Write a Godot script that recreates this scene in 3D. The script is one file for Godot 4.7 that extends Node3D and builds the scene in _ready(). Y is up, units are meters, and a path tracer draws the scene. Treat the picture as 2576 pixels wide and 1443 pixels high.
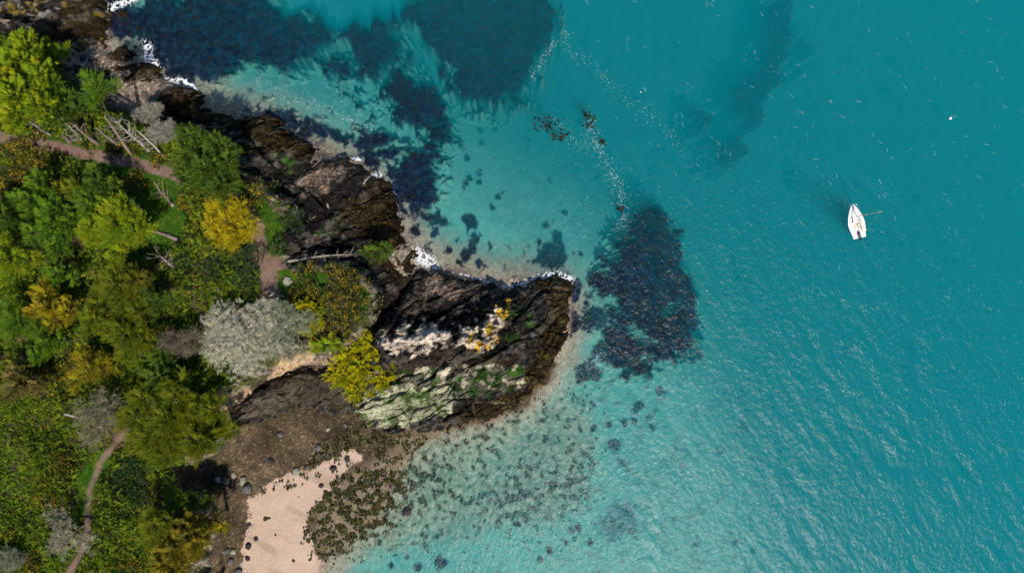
extends Node3D
# Coast seen from a drone. Outlines are noted in units of U metres at sea level, counted from the upper left of the frame.
const U := 0.0726
const EYE := 122.0
const CX := 1288.0
const CY := 721.5
const MX := 501
const MZ := 321
const X0 := -125.0
const Z0 := -80.0
const MS := 0.5

const LONE := [[1184, 560, 2.2], [1176, 548, 1.2], [1240, 520, 0.8], [1253, 493, 0.7], [1100, 548, 1.4], [1078, 550, 1.0], [1120, 560, 0.9], [1048, 585, 1.6], [1132, 630, 1.0], [1172, 645, 1.6], [1190, 625, 1.2], [1198, 605, 1.1], [1158, 663, 0.9], [1425, 530, 1.1], [1376, 566, 0.9], [1462, 641, 0.5], [1753, 575, 1.8], [1915, 645, 1.4], [1930, 700, 1.0], [1960, 705, 1.2], [1665, 990, 1.3], [1605, 1035, 1.2], [1618, 1026, 1.0], [1600, 1068, 0.8], [1550, 1127, 1.9], [1645, 1083, 0.9], [1495, 1080, 0.9], [1912, 1098, 1.7], [1924, 1064, 1.0], [1535, 1073, 0.9], [1575, 1070, 1.0], [1455, 1332, 0.9], [1301, 1322, 1.0], [1486, 1372, 0.8], [1108, 1420, 1.8], [1052, 1432, 1.2], [985, 1425, 0.8], [1360, 1412, 1.0], [1382, 1390, 0.8], [1205, 307, 1.0], [1243, 300, 0.7], [1208, 345, 0.7], [1172, 390, 0.9], [1180, 445, 0.9], [1170, 458, 0.7], [1205, 455, 0.8], [1090, 352, 1.4], [1020, 350, 1.2], [1062, 388, 0.7], [1068, 368, 0.6], [1860, 75, 1.4], [1750, 75, 1.0], [1480, 250, 1.1], [2255, 905, 1.4], [2240, 920, 0.9], [2415, 1005, 1.0], [2272, 1318, 1.0], [2450, 470, 1.2], [2400, 210, 1.2], [2560, 650, 0.9]]

var rng := RandomNumberGenerator.new()
var nA := FastNoiseLite.new()
var nB := FastNoiseLite.new()
var nC := FastNoiseLite.new()
var nR := FastNoiseLite.new()
var nV := FastNoiseLite.new()
var nK := FastNoiseLite.new()
var used := {}
var m_deep: PackedFloat32Array
var m_mid: PackedFloat32Array
var m_shal: PackedFloat32Array
var m_land: PackedFloat32Array
var m_in: PackedFloat32Array
var m_top: PackedFloat32Array
var m_plat: PackedFloat32Array
var m_rock: PackedFloat32Array
var z := {}
var wrack_at := []

# ---------------------------------------------------------------- places and masks
func at(dx: float, dy: float, h := 0.0) -> Vector2:
	var k := U * (EYE - h) / EYE
	return Vector2((dx - CX) * k, (dy - CY) * k)

func poly(a: Array, h := 0.0) -> PackedVector2Array:
	var p := PackedVector2Array()
	for i in range(0, a.size(), 2):
		p.append(at(a[i], a[i + 1], h))
	return p

func blank() -> PackedFloat32Array:
	var m := PackedFloat32Array()
	m.resize(MX * MZ)
	return m

func fill(m: PackedFloat32Array, p: PackedVector2Array, v := 1.0) -> PackedFloat32Array:
	var n := p.size()
	for j in MZ:
		var zz := Z0 + j * MS + 0.013
		var xs := PackedFloat32Array()
		for i in n:
			var a := p[i]
			var b := p[(i + 1) % n]
			if (a.y > zz) != (b.y > zz):
				xs.append(a.x + (zz - a.y) / (b.y - a.y) * (b.x - a.x))
		xs.sort()
		for k in range(0, xs.size() - 1, 2):
			var i0 := clampi(int(ceil((xs[k] - X0) / MS)), 0, MX)
			var i1 := clampi(int(floor((xs[k + 1] - X0) / MS)), -1, MX - 1)
			for i in range(i0, i1 + 1):
				m[j * MX + i] = v
	return m

func stroke(m: PackedFloat32Array, a: Array, w: float, h := 0.0) -> PackedFloat32Array:
	for i in range(0, a.size() - 2, 2):
		var p := at(a[i], a[i + 1], h)
		var q := at(a[i + 2], a[i + 3], h)
		var d := (q - p).normalized().orthogonal() * w * 0.5
		var e := (q - p).normalized() * w * 0.3
		m = fill(m, PackedVector2Array([p + d - e, q + d + e, q - d + e, p - d - e]))
	return m

func blur(m: PackedFloat32Array, r: float) -> PackedFloat32Array:
	var k := maxi(1, int(round(r / MS * 0.6)))
	for pass_ in 2:
		var o := blank()
		for j in MZ:
			var s := 0.0
			var b := j * MX
			for i in range(-k, k + 1):
				s += m[b + clampi(i, 0, MX - 1)]
			for i in MX:
				o[b + i] = s / (2 * k + 1)
				s += m[b + mini(i + k + 1, MX - 1)] - m[b + maxi(i - k, 0)]
		var q := blank()
		for i in MX:
			var s := 0.0
			for j in range(-k, k + 1):
				s += o[clampi(j, 0, MZ - 1) * MX + i]
			for j in MZ:
				q[j * MX + i] = s / (2 * k + 1)
				s += o[mini(j + k + 1, MZ - 1) * MX + i] - o[maxi(j - k, 0) * MX + i]
		m = q
	return m

func get_m(m: PackedFloat32Array, x: float, y: float) -> float:
	var u := clampf((x - X0) / MS, 0.0, MX - 1.01)
	var v := clampf((y - Z0) / MS, 0.0, MZ - 1.01)
	var i := int(u)
	var j := int(v)
	var fu := u - i
	var fv := v - j
	var b := j * MX + i
	return (m[b] * (1.0 - fu) + m[b + 1] * fu) * (1.0 - fv) + (m[b + MX] * (1.0 - fu) + m[b + MX + 1] * fu) * fv

func zone(called: String, polys: Array, h := 0.0, soft := 0.6) -> void:
	var m := blank()
	for p in polys:
		m = fill(m, poly(p, h))
	z[called] = blur(m, soft)

func crop(c: int, r: int, a: Array) -> Array:   # an outline noted on one of nine enlarged views
	var o := []
	for i in range(0, a.size(), 2):
		o.append(646.3 * c + a[i] / 3.0)
		o.append(480.5 * r + a[i + 1] / 3.0)
	return o

func smooth(a: float, b: float, v: float) -> float:
	return smoothstep(a, b, v)

func height(x: float, y: float) -> float:
	var h := -19.0 + get_m(m_deep, x, y) * 15.3 + get_m(m_mid, x, y) * 1.75 + get_m(m_shal, x, y) * 1.25 + get_m(m_land, x, y) * 1.4 + get_m(m_in, x, y) * 1.9
	var t := get_m(m_top, x, y)
	if t > 0.001:
		var w := nB.get_noise_2d(x * 4.0, y * 4.0) * 1.0
		t = get_m(m_top, x + w, y + nB.get_noise_2d(y * 4.0 + 90.0, x * 4.0) * 1.0)
		h += smooth(0.12, 0.88, t) * 5.2 + get_m(m_plat, x, y) * 3.0 + t * nA.get_noise_2d(x * 1.5, y * 1.5) * 0.7
	elif h < -0.8:   # weed grows on reefs that stand above the sand
		var k := get_m(z["kelp"], x, y)
		if k > 0.02:
			k += nB.get_noise_2d(x * 3.0, y * 3.0) * 0.55 + nA.get_noise_2d(x * 2.0 + 900.0, y * 2.0) * 0.35 + nB.get_noise_2d(x * 8.0 + 70.0, y * 8.0) * 0.4 - get_m(z["kelp_gap"], x, y)
			h += smooth(0.05, 0.65, k) * (-h - 0.5) * (0.88 if x < 34.0 else 0.66)
	if x > -32.0 and x < -15.0 and y < 14.0 and y > -4.0: h -= get_m(z["gully"], x, y) * 3.4
	return h + nB.get_noise_2d(x * 2.0, y * 2.0) * 0.16

# ---------------------------------------------------------------- nodes
func numbered(called: String) -> String:
	var n: int = used.get(called, 0)
	used[called] = n + 1
	return called if n == 0 else "%s_%03d" % [called, n]

func tag(o: Node, label: String, category: String, group := "", kind := "") -> void:
	o.set_meta("label", label)
	if category: o.set_meta("category", category)
	if group: o.set_meta("group", group)
	if kind: o.set_meta("kind", kind)

func thing(called: String, pos: Vector3, label: String, category: String, group := "") -> Node3D:
	var o := Node3D.new()
	o.name = numbered(called)
	add_child(o)
	o.position = pos
	tag(o, label, category, group)
	return o

func obj(called: String, mesh: Mesh, mat: Material, parent: Node = self) -> MeshInstance3D:
	var o := MeshInstance3D.new()
	o.name = numbered(called) if parent == self else called
	o.mesh = mesh
	o.material_override = mat
	parent.add_child(o, true)
	return o

func many(called: String, mesh: Mesh, mat: Material, xf: Array, cols: Array, parent: Node = self) -> MultiMeshInstance3D:
	var mm := MultiMesh.new()
	mm.transform_format = MultiMesh.TRANSFORM_3D
	mm.use_colors = true
	mm.mesh = mesh
	mm.instance_count = xf.size()
	for i in xf.size():
		mm.set_instance_transform(i, xf[i])
		mm.set_instance_color(i, cols[i])
	var o := MultiMeshInstance3D.new()
	o.name = numbered(called) if parent == self else called
	o.multimesh = mm
	o.material_override = mat
	if parent != self: o.set_meta("kind", "stuff")
	parent.add_child(o, true)
	return o

func begin() -> SurfaceTool:
	var st := SurfaceTool.new()
	st.begin(Mesh.PRIMITIVE_TRIANGLES)
	return st

func done(st: SurfaceTool) -> ArrayMesh:
	st.generate_normals()
	return st.commit()

func tri(st: SurfaceTool, a: Vector3, b: Vector3, c: Vector3) -> void:
	st.add_vertex(a)
	st.add_vertex(b)
	st.add_vertex(c)

func quad(st: SurfaceTool, a: Vector3, b: Vector3, c: Vector3, d: Vector3) -> void:
	tri(st, a, b, c)
	tri(st, a, c, d)

func tube(st: SurfaceTool, pts: Array, rad: Array, sides := 6) -> void:
	var rings := []
	for i in pts.size():
		var d: Vector3 = (pts[mini(i + 1, pts.size() - 1)] - pts[maxi(i - 1, 0)]).normalized()
		var s := d.cross(Vector3.UP if absf(d.y) < 0.9 else Vector3.RIGHT).normalized()
		var t := s.cross(d)
		var ring := []
		for k in sides:
			var a := TAU * k / sides
			ring.append(pts[i] + (s * cos(a) + t * sin(a)) * float(rad[i]))
		rings.append(ring)
	for i in pts.size() - 1:
		for k in sides:
			var l := (k + 1) % sides
			quad(st, rings[i][k], rings[i][l], rings[i + 1][l], rings[i + 1][k])
	for k in range(1, sides - 1):
		tri(st, rings[0][0], rings[0][k + 1], rings[0][k])
		tri(st, rings[-1][0], rings[-1][k], rings[-1][k + 1])

func box(st: SurfaceTool, c: Vector3, s: Vector3, b := Basis.IDENTITY) -> void:
	var v := []
	for k in 8:
		v.append(c + b * (Vector3((k & 1) * 2 - 1, ((k >> 1) & 1) * 2 - 1, ((k >> 2) & 1) * 2 - 1) * s * 0.5))
	for f in [[0, 1, 3, 2], [5, 4, 6, 7], [4, 0, 2, 6], [1, 5, 7, 3], [2, 3, 7, 6], [4, 5, 1, 0]]:
		quad(st, v[f[0]], v[f[3]], v[f[2]], v[f[1]])

func noise(seed_: int, freq: float, oct := 4) -> FastNoiseLite:
	var n := FastNoiseLite.new()
	n.seed = seed_
	n.frequency = freq
	n.fractal_octaves = oct
	return n

func noise_tex(n: FastNoiseLite, size: int, lo: float, hi: float, bump := 0.0) -> NoiseTexture2D:
	var t := NoiseTexture2D.new()
	t.width = size
	t.height = size
	t.seamless = true
	t.noise = n
	if bump > 0.0:
		t.as_normal_map = true
		t.bump_strength = bump
	else:
		var g := Gradient.new()
		g.set_color(0, Color(lo, lo, lo))
		g.set_color(1, Color(hi, hi, hi))
		t.color_ramp = g
	return t

func mat(c: Color, rough := 0.85, vertex := true) -> StandardMaterial3D:
	var m := StandardMaterial3D.new()
	m.albedo_color = c.linear_to_srgb()
	m.roughness = rough
	m.vertex_color_use_as_albedo = vertex
	m.metallic_specular = 0.2
	return m

func grained(c: Color, rough: float, size: float, lo: float, bump: float, seed_: int) -> StandardMaterial3D:
	var m := mat(c, rough)
	m.albedo_texture = noise_tex(noise(seed_, 0.03, 5), 512, lo, 1.0)
	m.normal_enabled = true
	m.normal_texture = noise_tex(noise(seed_ + 1, 0.03, 5), 512, 0, 1, bump)
	m.uv1_triplanar = true
	m.uv1_world_triplanar = true
	m.uv1_scale = Vector3.ONE / size
	return m

func pick(a: Array) -> Variant:
	return a[rng.randi() % a.size()]

func vary(c: Color, by := 0.25) -> Color:
	var k := 1.0 + rng.randf_range(-by, by)
	return Color(c.r * k * rng.randf_range(0.92, 1.08), c.g * k, c.b * k * rng.randf_range(0.9, 1.1))

# ---------------------------------------------------------------- everything
func _ready() -> void:
	rng.seed = 7
	nA = noise(11, 0.05, 3)
	nB = noise(23, 0.09, 4)
	nC = noise(37, 0.35, 3)
	nR = noise(41, 0.12, 4)
	nR.fractal_type = FastNoiseLite.FRACTAL_RIDGED
	nV = noise(53, 0.3, 1)
	nV.noise_type = FastNoiseLite.TYPE_CELLULAR
	nV.cellular_return_type = FastNoiseLite.RETURN_DISTANCE2_SUB
	nK = noise(53, 0.3, 1)
	nK.noise_type = FastNoiseLite.TYPE_CELLULAR
	nK.cellular_return_type = FastNoiseLite.RETURN_CELL_VALUE
	view_and_light()
	outlines()
	ground()
	water()
	rocks()
	weeds()
	stones()
	woods()
	dead_wood()
	undergrowth()
	foam()
	boat()

func view_and_light() -> void:
	var cam := Camera3D.new()
	cam.name = "camera"
	cam.position = Vector3(0, EYE, 0)
	cam.rotation_degrees = Vector3(-90, 0, 0)
	cam.fov = rad_to_deg(2.0 * atan(CY * U / EYE))
	cam.near = 1.0
	cam.far = 600.0
	add_child(cam)
	var e := Environment.new()
	e.background_mode = Environment.BG_SKY
	var sm := ProceduralSkyMaterial.new()
	sm.sky_top_color = Color(0.50, 0.64, 0.84)
	sm.sky_horizon_color = Color(0.80, 0.86, 0.92)
	sm.ground_bottom_color = Color(0.1, 0.3, 0.33)
	sm.ground_horizon_color = Color(0.5, 0.6, 0.65)
	e.sky = Sky.new()
	e.sky.sky_material = sm
	e.background_energy_multiplier = 0.55
	e.tonemap_mode = Environment.TONE_MAPPER_LINEAR
	e.tonemap_exposure = 1.25
	e.volumetric_fog_enabled = true
	e.volumetric_fog_density = 0.0
	e.volumetric_fog_length = 300.0
	e.sdfgi_enabled = true
	e.ssao_enabled = true
	e.ssil_enabled = true
	var w := WorldEnvironment.new()
	w.name = "world"
	w.environment = e
	add_child(w)
	var sun := DirectionalLight3D.new()
	sun.name = "sun"
	sun.light_energy = 1.5
	sun.light_color = Color(1.0, 0.96, 0.9)
	sun.light_angular_distance = 0.6
	sun.shadow_enabled = true
	sun.directional_shadow_max_distance = 250.0
	add_child(sun)
	sun.look_at_from_position(Vector3(0.17, 0.83, 0.52), Vector3.ZERO)

func outlines() -> void:
	var shore := [-900, -400, 300, -400, 262, -60, 245, 0, 265, 27, 267, 45, 248, 63, 253, 97, 235, 112, 267, 133, 280, 147, 317, 165, 320, 153, 360, 157, 393, 170, 403, 197, 423, 213, 447, 213, 478, 222, 505, 247, 500, 263, 540, 277, 580, 290, 633, 297, 680, 288, 695, 296, 699, 320, 726, 340, 783, 363, 790, 393, 846, 400, 906, 405, 880, 433, 913, 440, 940, 446, 960, 460, 940, 482, 966, 497, 980, 514, 990, 540, 1003, 557, 990, 587, 1000, 607, 1030, 614, 1036, 634, 1026, 654, 1033, 692, 1073, 684, 1103, 684, 1143, 694, 1176, 702, 1226, 719, 1276, 735, 1313, 730, 1353, 704, 1403, 702, 1433, 714, 1426, 747, 1421, 780, 1429, 800, 1421, 837, 1403, 864, 1393, 900, 1366, 954, 1329, 988, 1326, 1011, 1293, 1018, 1226, 1054, 1179, 1058, 1129, 1071, 1076, 1076, 1063, 1094, 1029, 1121, 1000, 1150, 985, 1180, 975, 1230, 960, 1265, 929, 1310, 859, 1345, 816, 1374, 796, 1442, 770, 1600, 740, 2000, -900, 2000]
	var shallow := [-900, -500, 330, -300, 280, 0, 300, 60, 350, 130, 450, 195, 520, 225, 640, 270, 760, 325, 900, 372, 990, 450, 1060, 560, 1150, 620, 1300, 670, 1445, 690, 1475, 760, 1455, 880, 1430, 980, 1370, 1060, 1240, 1130, 1160, 1250, 1040, 1360, 900, 1443, 840, 1700, 840, 2000, -900, 2000]
	var mid := [-900, -500, 420, -300, 340, 0, 480, 110, 700, 190, 900, 280, 1080, 400, 1190, 500, 1320, 580, 1500, 630, 1560, 760, 1560, 950, 1530, 1100, 1510, 1250, 1520, 1443, 1540, 2000, -900, 2000]
	var deep := [-900, -500, 700, -300, 640, 0, 800, 60, 1000, 90, 1160, 200, 1310, 310, 1470, 410, 1620, 500, 1760, 640, 1840, 820, 1900, 1000, 1990, 1200, 2060, 1443, 2200, 2000, -900, 2000]
	var top := [-900, 60, 0, 102, 60, 100, 125, 114, 140, 150, 165, 200, 200, 232, 250, 262, 300, 290, 400, 325, 440, 335, 500, 318, 560, 335, 605, 385, 640, 432, 690, 482, 725, 505, 752, 520, 785, 548, 770, 575, 757, 600, 752, 640, 725, 655, 760, 668, 833, 660, 880, 657, 920, 680, 936, 714, 962, 727, 958, 764, 940, 797, 926, 827, 905, 850, 870, 872, 800, 885, 740, 890, 700, 905, 675, 935, 630, 965, 560, 1000, 535, 1030, 556, 1080, 560, 1110, 535, 1140, 488, 1165, 455, 1200, 440, 1240, 470, 1262, 520, 1268, 532, 1300, 526, 1350, 510, 1400, 515, 1500, 480, 1900, -900, 1900]
	m_deep = blur(fill(blank(), poly(deep)), 16.0)
	m_mid = blur(fill(blank(), poly(mid)), 5.0)
	m_shal = blur(fill(blank(), poly(shallow)), 2.5)
	var l := fill(blank(), poly(shore))
	m_land = blur(l, 1.2)
	m_in = blur(l, 6.0)
	var t := fill(blank(), poly(top, 5.0))
	m_top = blur(t, 1.7)
	m_plat = blur(t, 14.0)
	z["gully"] = blur(stroke(blank(), [915, 865, 950, 818, 1000, 748, 1030, 705], 1.6, 2.0), 1.1)
	z["shore"] = blur(l, 9.0)
	zone("sand", [[635, 1250, 660, 1235, 690, 1211, 712, 1191, 746, 1181, 786, 1174, 833, 1161, 853, 1141, 886, 1121, 912, 1124, 922, 1151, 880, 1174, 860, 1191, 833, 1201, 840, 1228, 806, 1258, 786, 1284, 780, 1325, 792, 1374, 806, 1404, 830, 1470, 800, 2000, 620, 2000, 622, 1440, 622, 1360, 640, 1310]], 0.6, 0.7)
	zone("grass", [[350, 440, 450, 462, 490, 540, 480, 620, 425, 635, 375, 605, 355, 540], [636, 505, 680, 515, 722, 575, 740, 645, 705, 655, 668, 610, 645, 560], [700, 680, 770, 668, 830, 690, 820, 800, 770, 830, 735, 800, 715, 740], [20, 330, 120, 345, 300, 375, 430, 400, 470, 470, 430, 470, 200, 405, 20, 372], [215, 1170, 300, 1120, 300, 1160, 262, 1200, 250, 1290, 215, 1290], [900, 690, 930, 720, 930, 800, 905, 840, 890, 800]], 8.8, 0.8)
	var p := stroke(blank(), [-60, 340, 20, 350, 90, 362, 150, 374, 215, 388, 300, 404, 360, 415, 440, 442, 480, 460], 1.75, 9.6)
	p = stroke(p, [560, 480, 600, 500, 645, 560, 655, 610, 672, 650, 686, 690, 684, 740, 676, 775], 2.3, 9.0)
	p = stroke(p, [330, 1085, 310, 1100, 285, 1130, 260, 1160, 240, 1210, 228, 1270, 225, 1320, 225, 1360, 205, 1400, 180, 1443, 160, 1490], 1.0, 10.0)
	z["path"] = blur(p, 0.5)
	var r := stroke(blank(), [640, 645, 690, 670, 705, 665], 2.6, 8.8)
	z["bare"] = blur(r, 0.8)
	zone("bluff", [[655, 990, 700, 920, 720, 885, 770, 880, 800, 888, 790, 905, 730, 935, 690, 965, 640, 1000, 560, 1040, 535, 1010, 600, 985]], 5.0, 0.7)
	var dots := []
	for q in LONE:
		var ring := []
		for k in 7:
			var rr: float = q[2] / U * (0.8 + 0.35 * sin(k * 2.7 + q[0]))
			ring.append_array([q[0] + cos(k * 0.8976) * rr * 0.8, q[1] + sin(k * 0.8976) * rr])
		dots.append(ring)
	dots.append(crop(2, 1, [400, 640, 480, 660, 510, 760, 470, 830, 430, 880, 490, 980, 480, 1050, 400, 1110, 350, 1170, 310, 1260, 250, 1400, 290, 1470, 150, 1470, 390, 1070, 385, 900, 430, 700]))
	dots.append(crop(2, 1, [150, 480, 250, 420, 290, 320, 330, 280, 350, 300, 360, 420, 400, 500, 380, 560, 280, 580, 180, 580]))
	dots.append(crop(2, 1, [500, 980, 600, 880, 680, 900, 700, 1000, 620, 1060, 520, 1060]))
	dots.append(crop(2, 1, [560, 1200, 700, 1130, 800, 1250, 740, 1300, 600, 1270]))
	dots.append(crop(2, 1, [450, 1330, 560, 1300, 700, 1380, 620, 1443, 480, 1430]))
	zone("dots", dots, -1.5, 0.9)
	zone("faint", [crop(2, 2, [650, 1000, 720, 990, 780, 900, 860, 900, 880, 980, 1000, 1060, 980, 1100, 920, 1180, 800, 1230, 680, 1230, 640, 1160])], -1.5, 2.0)
	zone("kelp", [crop(1, 0, [1070, -40, 1070, 90, 1170, 130, 1260, 250, 1330, 330, 1380, 450, 1420, 550, 1480, 660, 1530, 780, 1600, 810, 1640, 740, 1760, 760, 1870, 760, 1940, 700, 2040, 640, 2090, 550, 2140, 400, 2230, 290, 2240, 150, 2270, -40]),
		crop(1, 0, [700, 240, 800, 190, 900, 120, 980, 130, 1000, 220, 1090, 290, 1060, 340, 990, 380, 1030, 480, 900, 560, 810, 610, 720, 570, 760, 490, 720, 400, 680, 330]),
		crop(1, 0, [930, 590, 1040, 580, 1140, 640, 1250, 630, 1330, 700, 1400, 800, 1380, 900, 1390, 940, 1260, 970, 1150, 950, 1080, 870, 1060, 820, 960, 690]),
		crop(1, 0, [-60, 40, 100, 30, 170, 120, 350, 150, 430, 180, 520, 310, 450, 400, 330, 450, 230, 520, 140, 500, -60, 450]),
		crop(0, 0, [1050, -40, 1300, 40, 1500, -40, 1941, -40, 2050, 60, 1990, 440, 1700, 520, 1620, 620, 1480, 620, 1300, 560, 1230, 460, 1180, 390, 1050, 340, 1070, 150]),
		crop(0, 0, [770, 40, 860, 20, 1000, 60, 1050, 150, 960, 330, 850, 300, 780, 200]),
		crop(1, 0, [1150, 1190, 1330, 1200, 1350, 1330, 1370, 1400, 1320, 1560, 1180, 1600, 1090, 1540, 960, 1460, 1020, 1330]),
		crop(1, 0, [1360, 970, 1440, 990, 1450, 1030, 1390, 1100, 1380, 1150, 1320, 1150, 1320, 1060]),
		crop(1, 0, [1150, 490, 1200, 450, 1250, 470, 1240, 530, 1180, 560, 1110, 560]),
		crop(1, 0, [1390, 500, 1440, 520, 1500, 590, 1490, 640, 1430, 600]), crop(1, 0, [700, 690, 740, 660, 800, 740, 840, 830, 800, 840, 720, 760]), crop(1, 0, [500, 450, 560, 420, 640, 450, 660, 500, 560, 560, 500, 520]),
		crop(1, 0, [610, 1060, 700, 1010, 800, 1040, 900, 1050, 980, 1060, 1080, 1130, 1100, 1200, 960, 1150, 820, 1120, 640, 1100]), crop(1, 0, [760, 1230, 850, 1200, 960, 1220, 970, 1280, 850, 1310, 760, 1280]),
		crop(1, 0, [90, 800, 300, 850, 330, 960, 500, 990, 560, 1050, 520, 1080, 330, 1010, 200, 960, 120, 920]),
		crop(2, 1, [1080, 120, 1150, 130, 1180, 220, 1170, 340, 1250, 390, 1300, 460, 1310, 620, 1420, 800, 1390, 900, 1380, 1060, 1380, 1180, 1300, 1270, 1200, 1220, 1100, 1250, 1050, 1380, 900, 1440, 830, 1360, 700, 1180, 680, 1030, 790, 1040, 800, 900, 750, 760, 650, 760, 590, 720, 680, 660, 700, 580, 800, 520, 800, 420, 870, 320, 980, 190]),
		[1985, -40, 2020, -40, 2015, 80, 1995, 150, 1955, 230, 1940, 300, 1885, 285, 1870, 240, 1895, 200, 1950, 130], [1785, 240, 1820, 235, 1825, 290, 1795, 315, 1775, 290], [1830, 375, 1870, 335, 1895, 345, 1880, 385, 1840, 405], [2090, 40, 2115, 60, 2105, 130, 2088, 120]], -1.5, 2.2)
	zone("kelp_gap", [crop(2, 1, [870, 1000, 940, 990, 950, 1080, 1000, 1110, 1080, 1080, 1140, 1100, 1080, 1160, 1000, 1170, 900, 1140, 850, 1080]), crop(2, 1, [1130, 860, 1240, 800, 1250, 870, 1190, 960, 1130, 1010, 1110, 940]), crop(2, 1, [930, 1230, 1010, 1240, 1050, 1300, 960, 1300]), crop(1, 0, [1420, 450, 1480, 470, 1540, 550, 1500, 570, 1450, 520]), crop(1, 0, [1620, 350, 1660, 360, 1650, 450, 1620, 480])], -1.5, 0.6)
	zone("specks", [[1055, 1085, 1170, 1072, 1290, 1035, 1480, 985, 1505, 1080, 1495, 1200, 1470, 1290, 1380, 1330, 1250, 1335, 1100, 1385, 900, 1395, 800, 1370, 785, 1310, 830, 1250, 850, 1190, 920, 1165, 1000, 1120]], -0.5, 6.0)
	zone("cove", [[640, 300, 700, 330, 790, 380, 905, 395, 985, 470, 1000, 540, 1040, 610, 1100, 660, 1230, 690, 1250, 600, 1120, 560, 1060, 440, 960, 370, 800, 300, 700, 250, 620, 260]], -0.5, 2.0)
	zone("pale", [[985, 830, 1040, 815, 1100, 820, 1150, 835, 1195, 800, 1235, 770, 1268, 785, 1258, 830, 1245, 870, 1215, 880, 1160, 862, 1100, 876, 1040, 895, 1000, 888, 972, 852]], 4.5, 0.5)
	zone("lichen", [[1195, 775, 1245, 765, 1300, 758, 1280, 800, 1258, 835, 1252, 885, 1215, 888, 1192, 862, 1200, 815]], 4.5, 0.8)
	zone("limewash", [[905, 1000, 960, 982, 1020, 975, 1080, 980, 1120, 982, 1150, 990, 1128, 1012, 1140, 1030, 1100, 1050, 1060, 1060, 1000, 1072, 940, 1080, 902, 1040]], 2.5, 0.6)
	zone("mossy", [[930, 955, 1050, 925, 1180, 925, 1330, 925, 1345, 960, 1260, 992, 1150, 990, 1000, 990, 915, 1005]], 3.0, 1.2)
	zone("brown", [[600, 1045, 648, 1000, 700, 950, 770, 925, 850, 932, 900, 985, 905, 1030, 800, 1022, 680, 1050, 610, 1062], [1010, 890, 1100, 880, 1200, 890, 1300, 895, 1320, 930, 1180, 940, 1040, 935, 975, 930]], 3.5, 1.0)
	zone("weedy", [[200, 165, 240, 180, 300, 170, 315, 145, 365, 145, 400, 165, 420, 218, 340, 220, 220, 210], [268, 130, 296, 104, 322, 112, 322, 142, 300, 152, 278, 150], [180, 60, 262, -10, 275, 60, 262, 105, 200, 130, 140, 158, 150, 110], [1345, 690, 1440, 690, 1445, 800, 1440, 900, 1400, 960, 1330, 1030, 1230, 1065, 1160, 1070, 1150, 1020, 1230, 1010, 1300, 980, 1335, 920, 1372, 830, 1375, 760], [1020, 560, 1000, 480, 940, 450, 900, 500, 860, 540, 920, 600, 985, 690, 1020, 720, 1045, 650], [430, 225, 520, 235, 520, 290, 640, 295, 720, 290, 720, 330, 800, 360, 800, 410, 720, 400, 640, 350, 500, 300, 400, 320]], 0.5, 1.2)
	zone("painted_shade", [[950, 850, 985, 800, 1030, 735, 1060, 760, 1110, 765, 1200, 760, 1290, 742, 1310, 760, 1240, 768, 1190, 800, 1150, 828, 1090, 812, 1030, 812, 985, 830], [1020, 745, 1040, 720, 1180, 745, 1250, 735, 1200, 770, 1050, 775], [800, 500, 900, 460, 960, 480, 860, 540, 780, 610, 765, 600, 800, 550]], 2.0, 1.0)  # where near-black shade is painted on the rock
	zone("pocket", [[1073, 702, 1112, 690, 1100, 742, 1068, 765], [1110, 718, 1172, 705, 1160, 742, 1118, 758], [745, 470, 800, 440, 860, 425, 880, 440, 835, 480, 790, 495]], 0.8, 0.5)
	zone("algae", [[640, 370, 740, 345, 790, 400, 740, 430, 650, 410], [860, 490, 950, 560, 900, 600, 830, 600, 800, 620], [1040, 720, 1090, 760, 1060, 800, 1020, 770], [1250, 780, 1330, 770, 1360, 860, 1290, 870]], 2.0, 1.5)

func ground() -> void:
	var xs := PackedFloat32Array()
	var zs := PackedFloat32Array()
	var v := -124.0
	while v < 124.0:
		xs.append(v)
		v += 0.8 if v < -95.0 else (0.25 if v < 16.0 else 0.55)
	v = -79.0
	while v < 79.0:
		zs.append(v)
		v += 0.8 if absf(v + 0.4) > 57.0 else 0.25
	var nx := xs.size()
	var nz := zs.size()
	var pos := PackedVector3Array()
	var col := PackedColorArray()
	pos.resize(nx * nz)
	col.resize(nx * nz)
	for j in nz:
		for i in nx:
			var x := xs[i]
			var y := zs[j]
			var h := height(x, y)
			pos[j * nx + i] = Vector3(x, h, y)
			col[j * nx + i] = ground_color(x, y, h)
	var idx := PackedInt32Array()
	idx.resize((nx - 1) * (nz - 1) * 6)
	var q := 0
	for j in nz - 1:
		for i in nx - 1:
			var a := j * nx + i
			idx[q] = a; idx[q + 1] = a + 1; idx[q + 2] = a + nx
			idx[q + 3] = a + 1; idx[q + 4] = a + nx + 1; idx[q + 5] = a + nx
			q += 6
	var m := grained(Color(1.04, 1.04, 1.04), 0.95, 7.0, 0.88, 0.9, 5)
	m.specular_mode = BaseMaterial3D.SPECULAR_DISABLED
	var o := obj("terrain", sheet(pos, col, idx), m)
	o.set_meta("kind", "structure")
	tag(o, "sandy seabed, beaches and wooded clifftop ground of the headland", "terrain")

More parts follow.
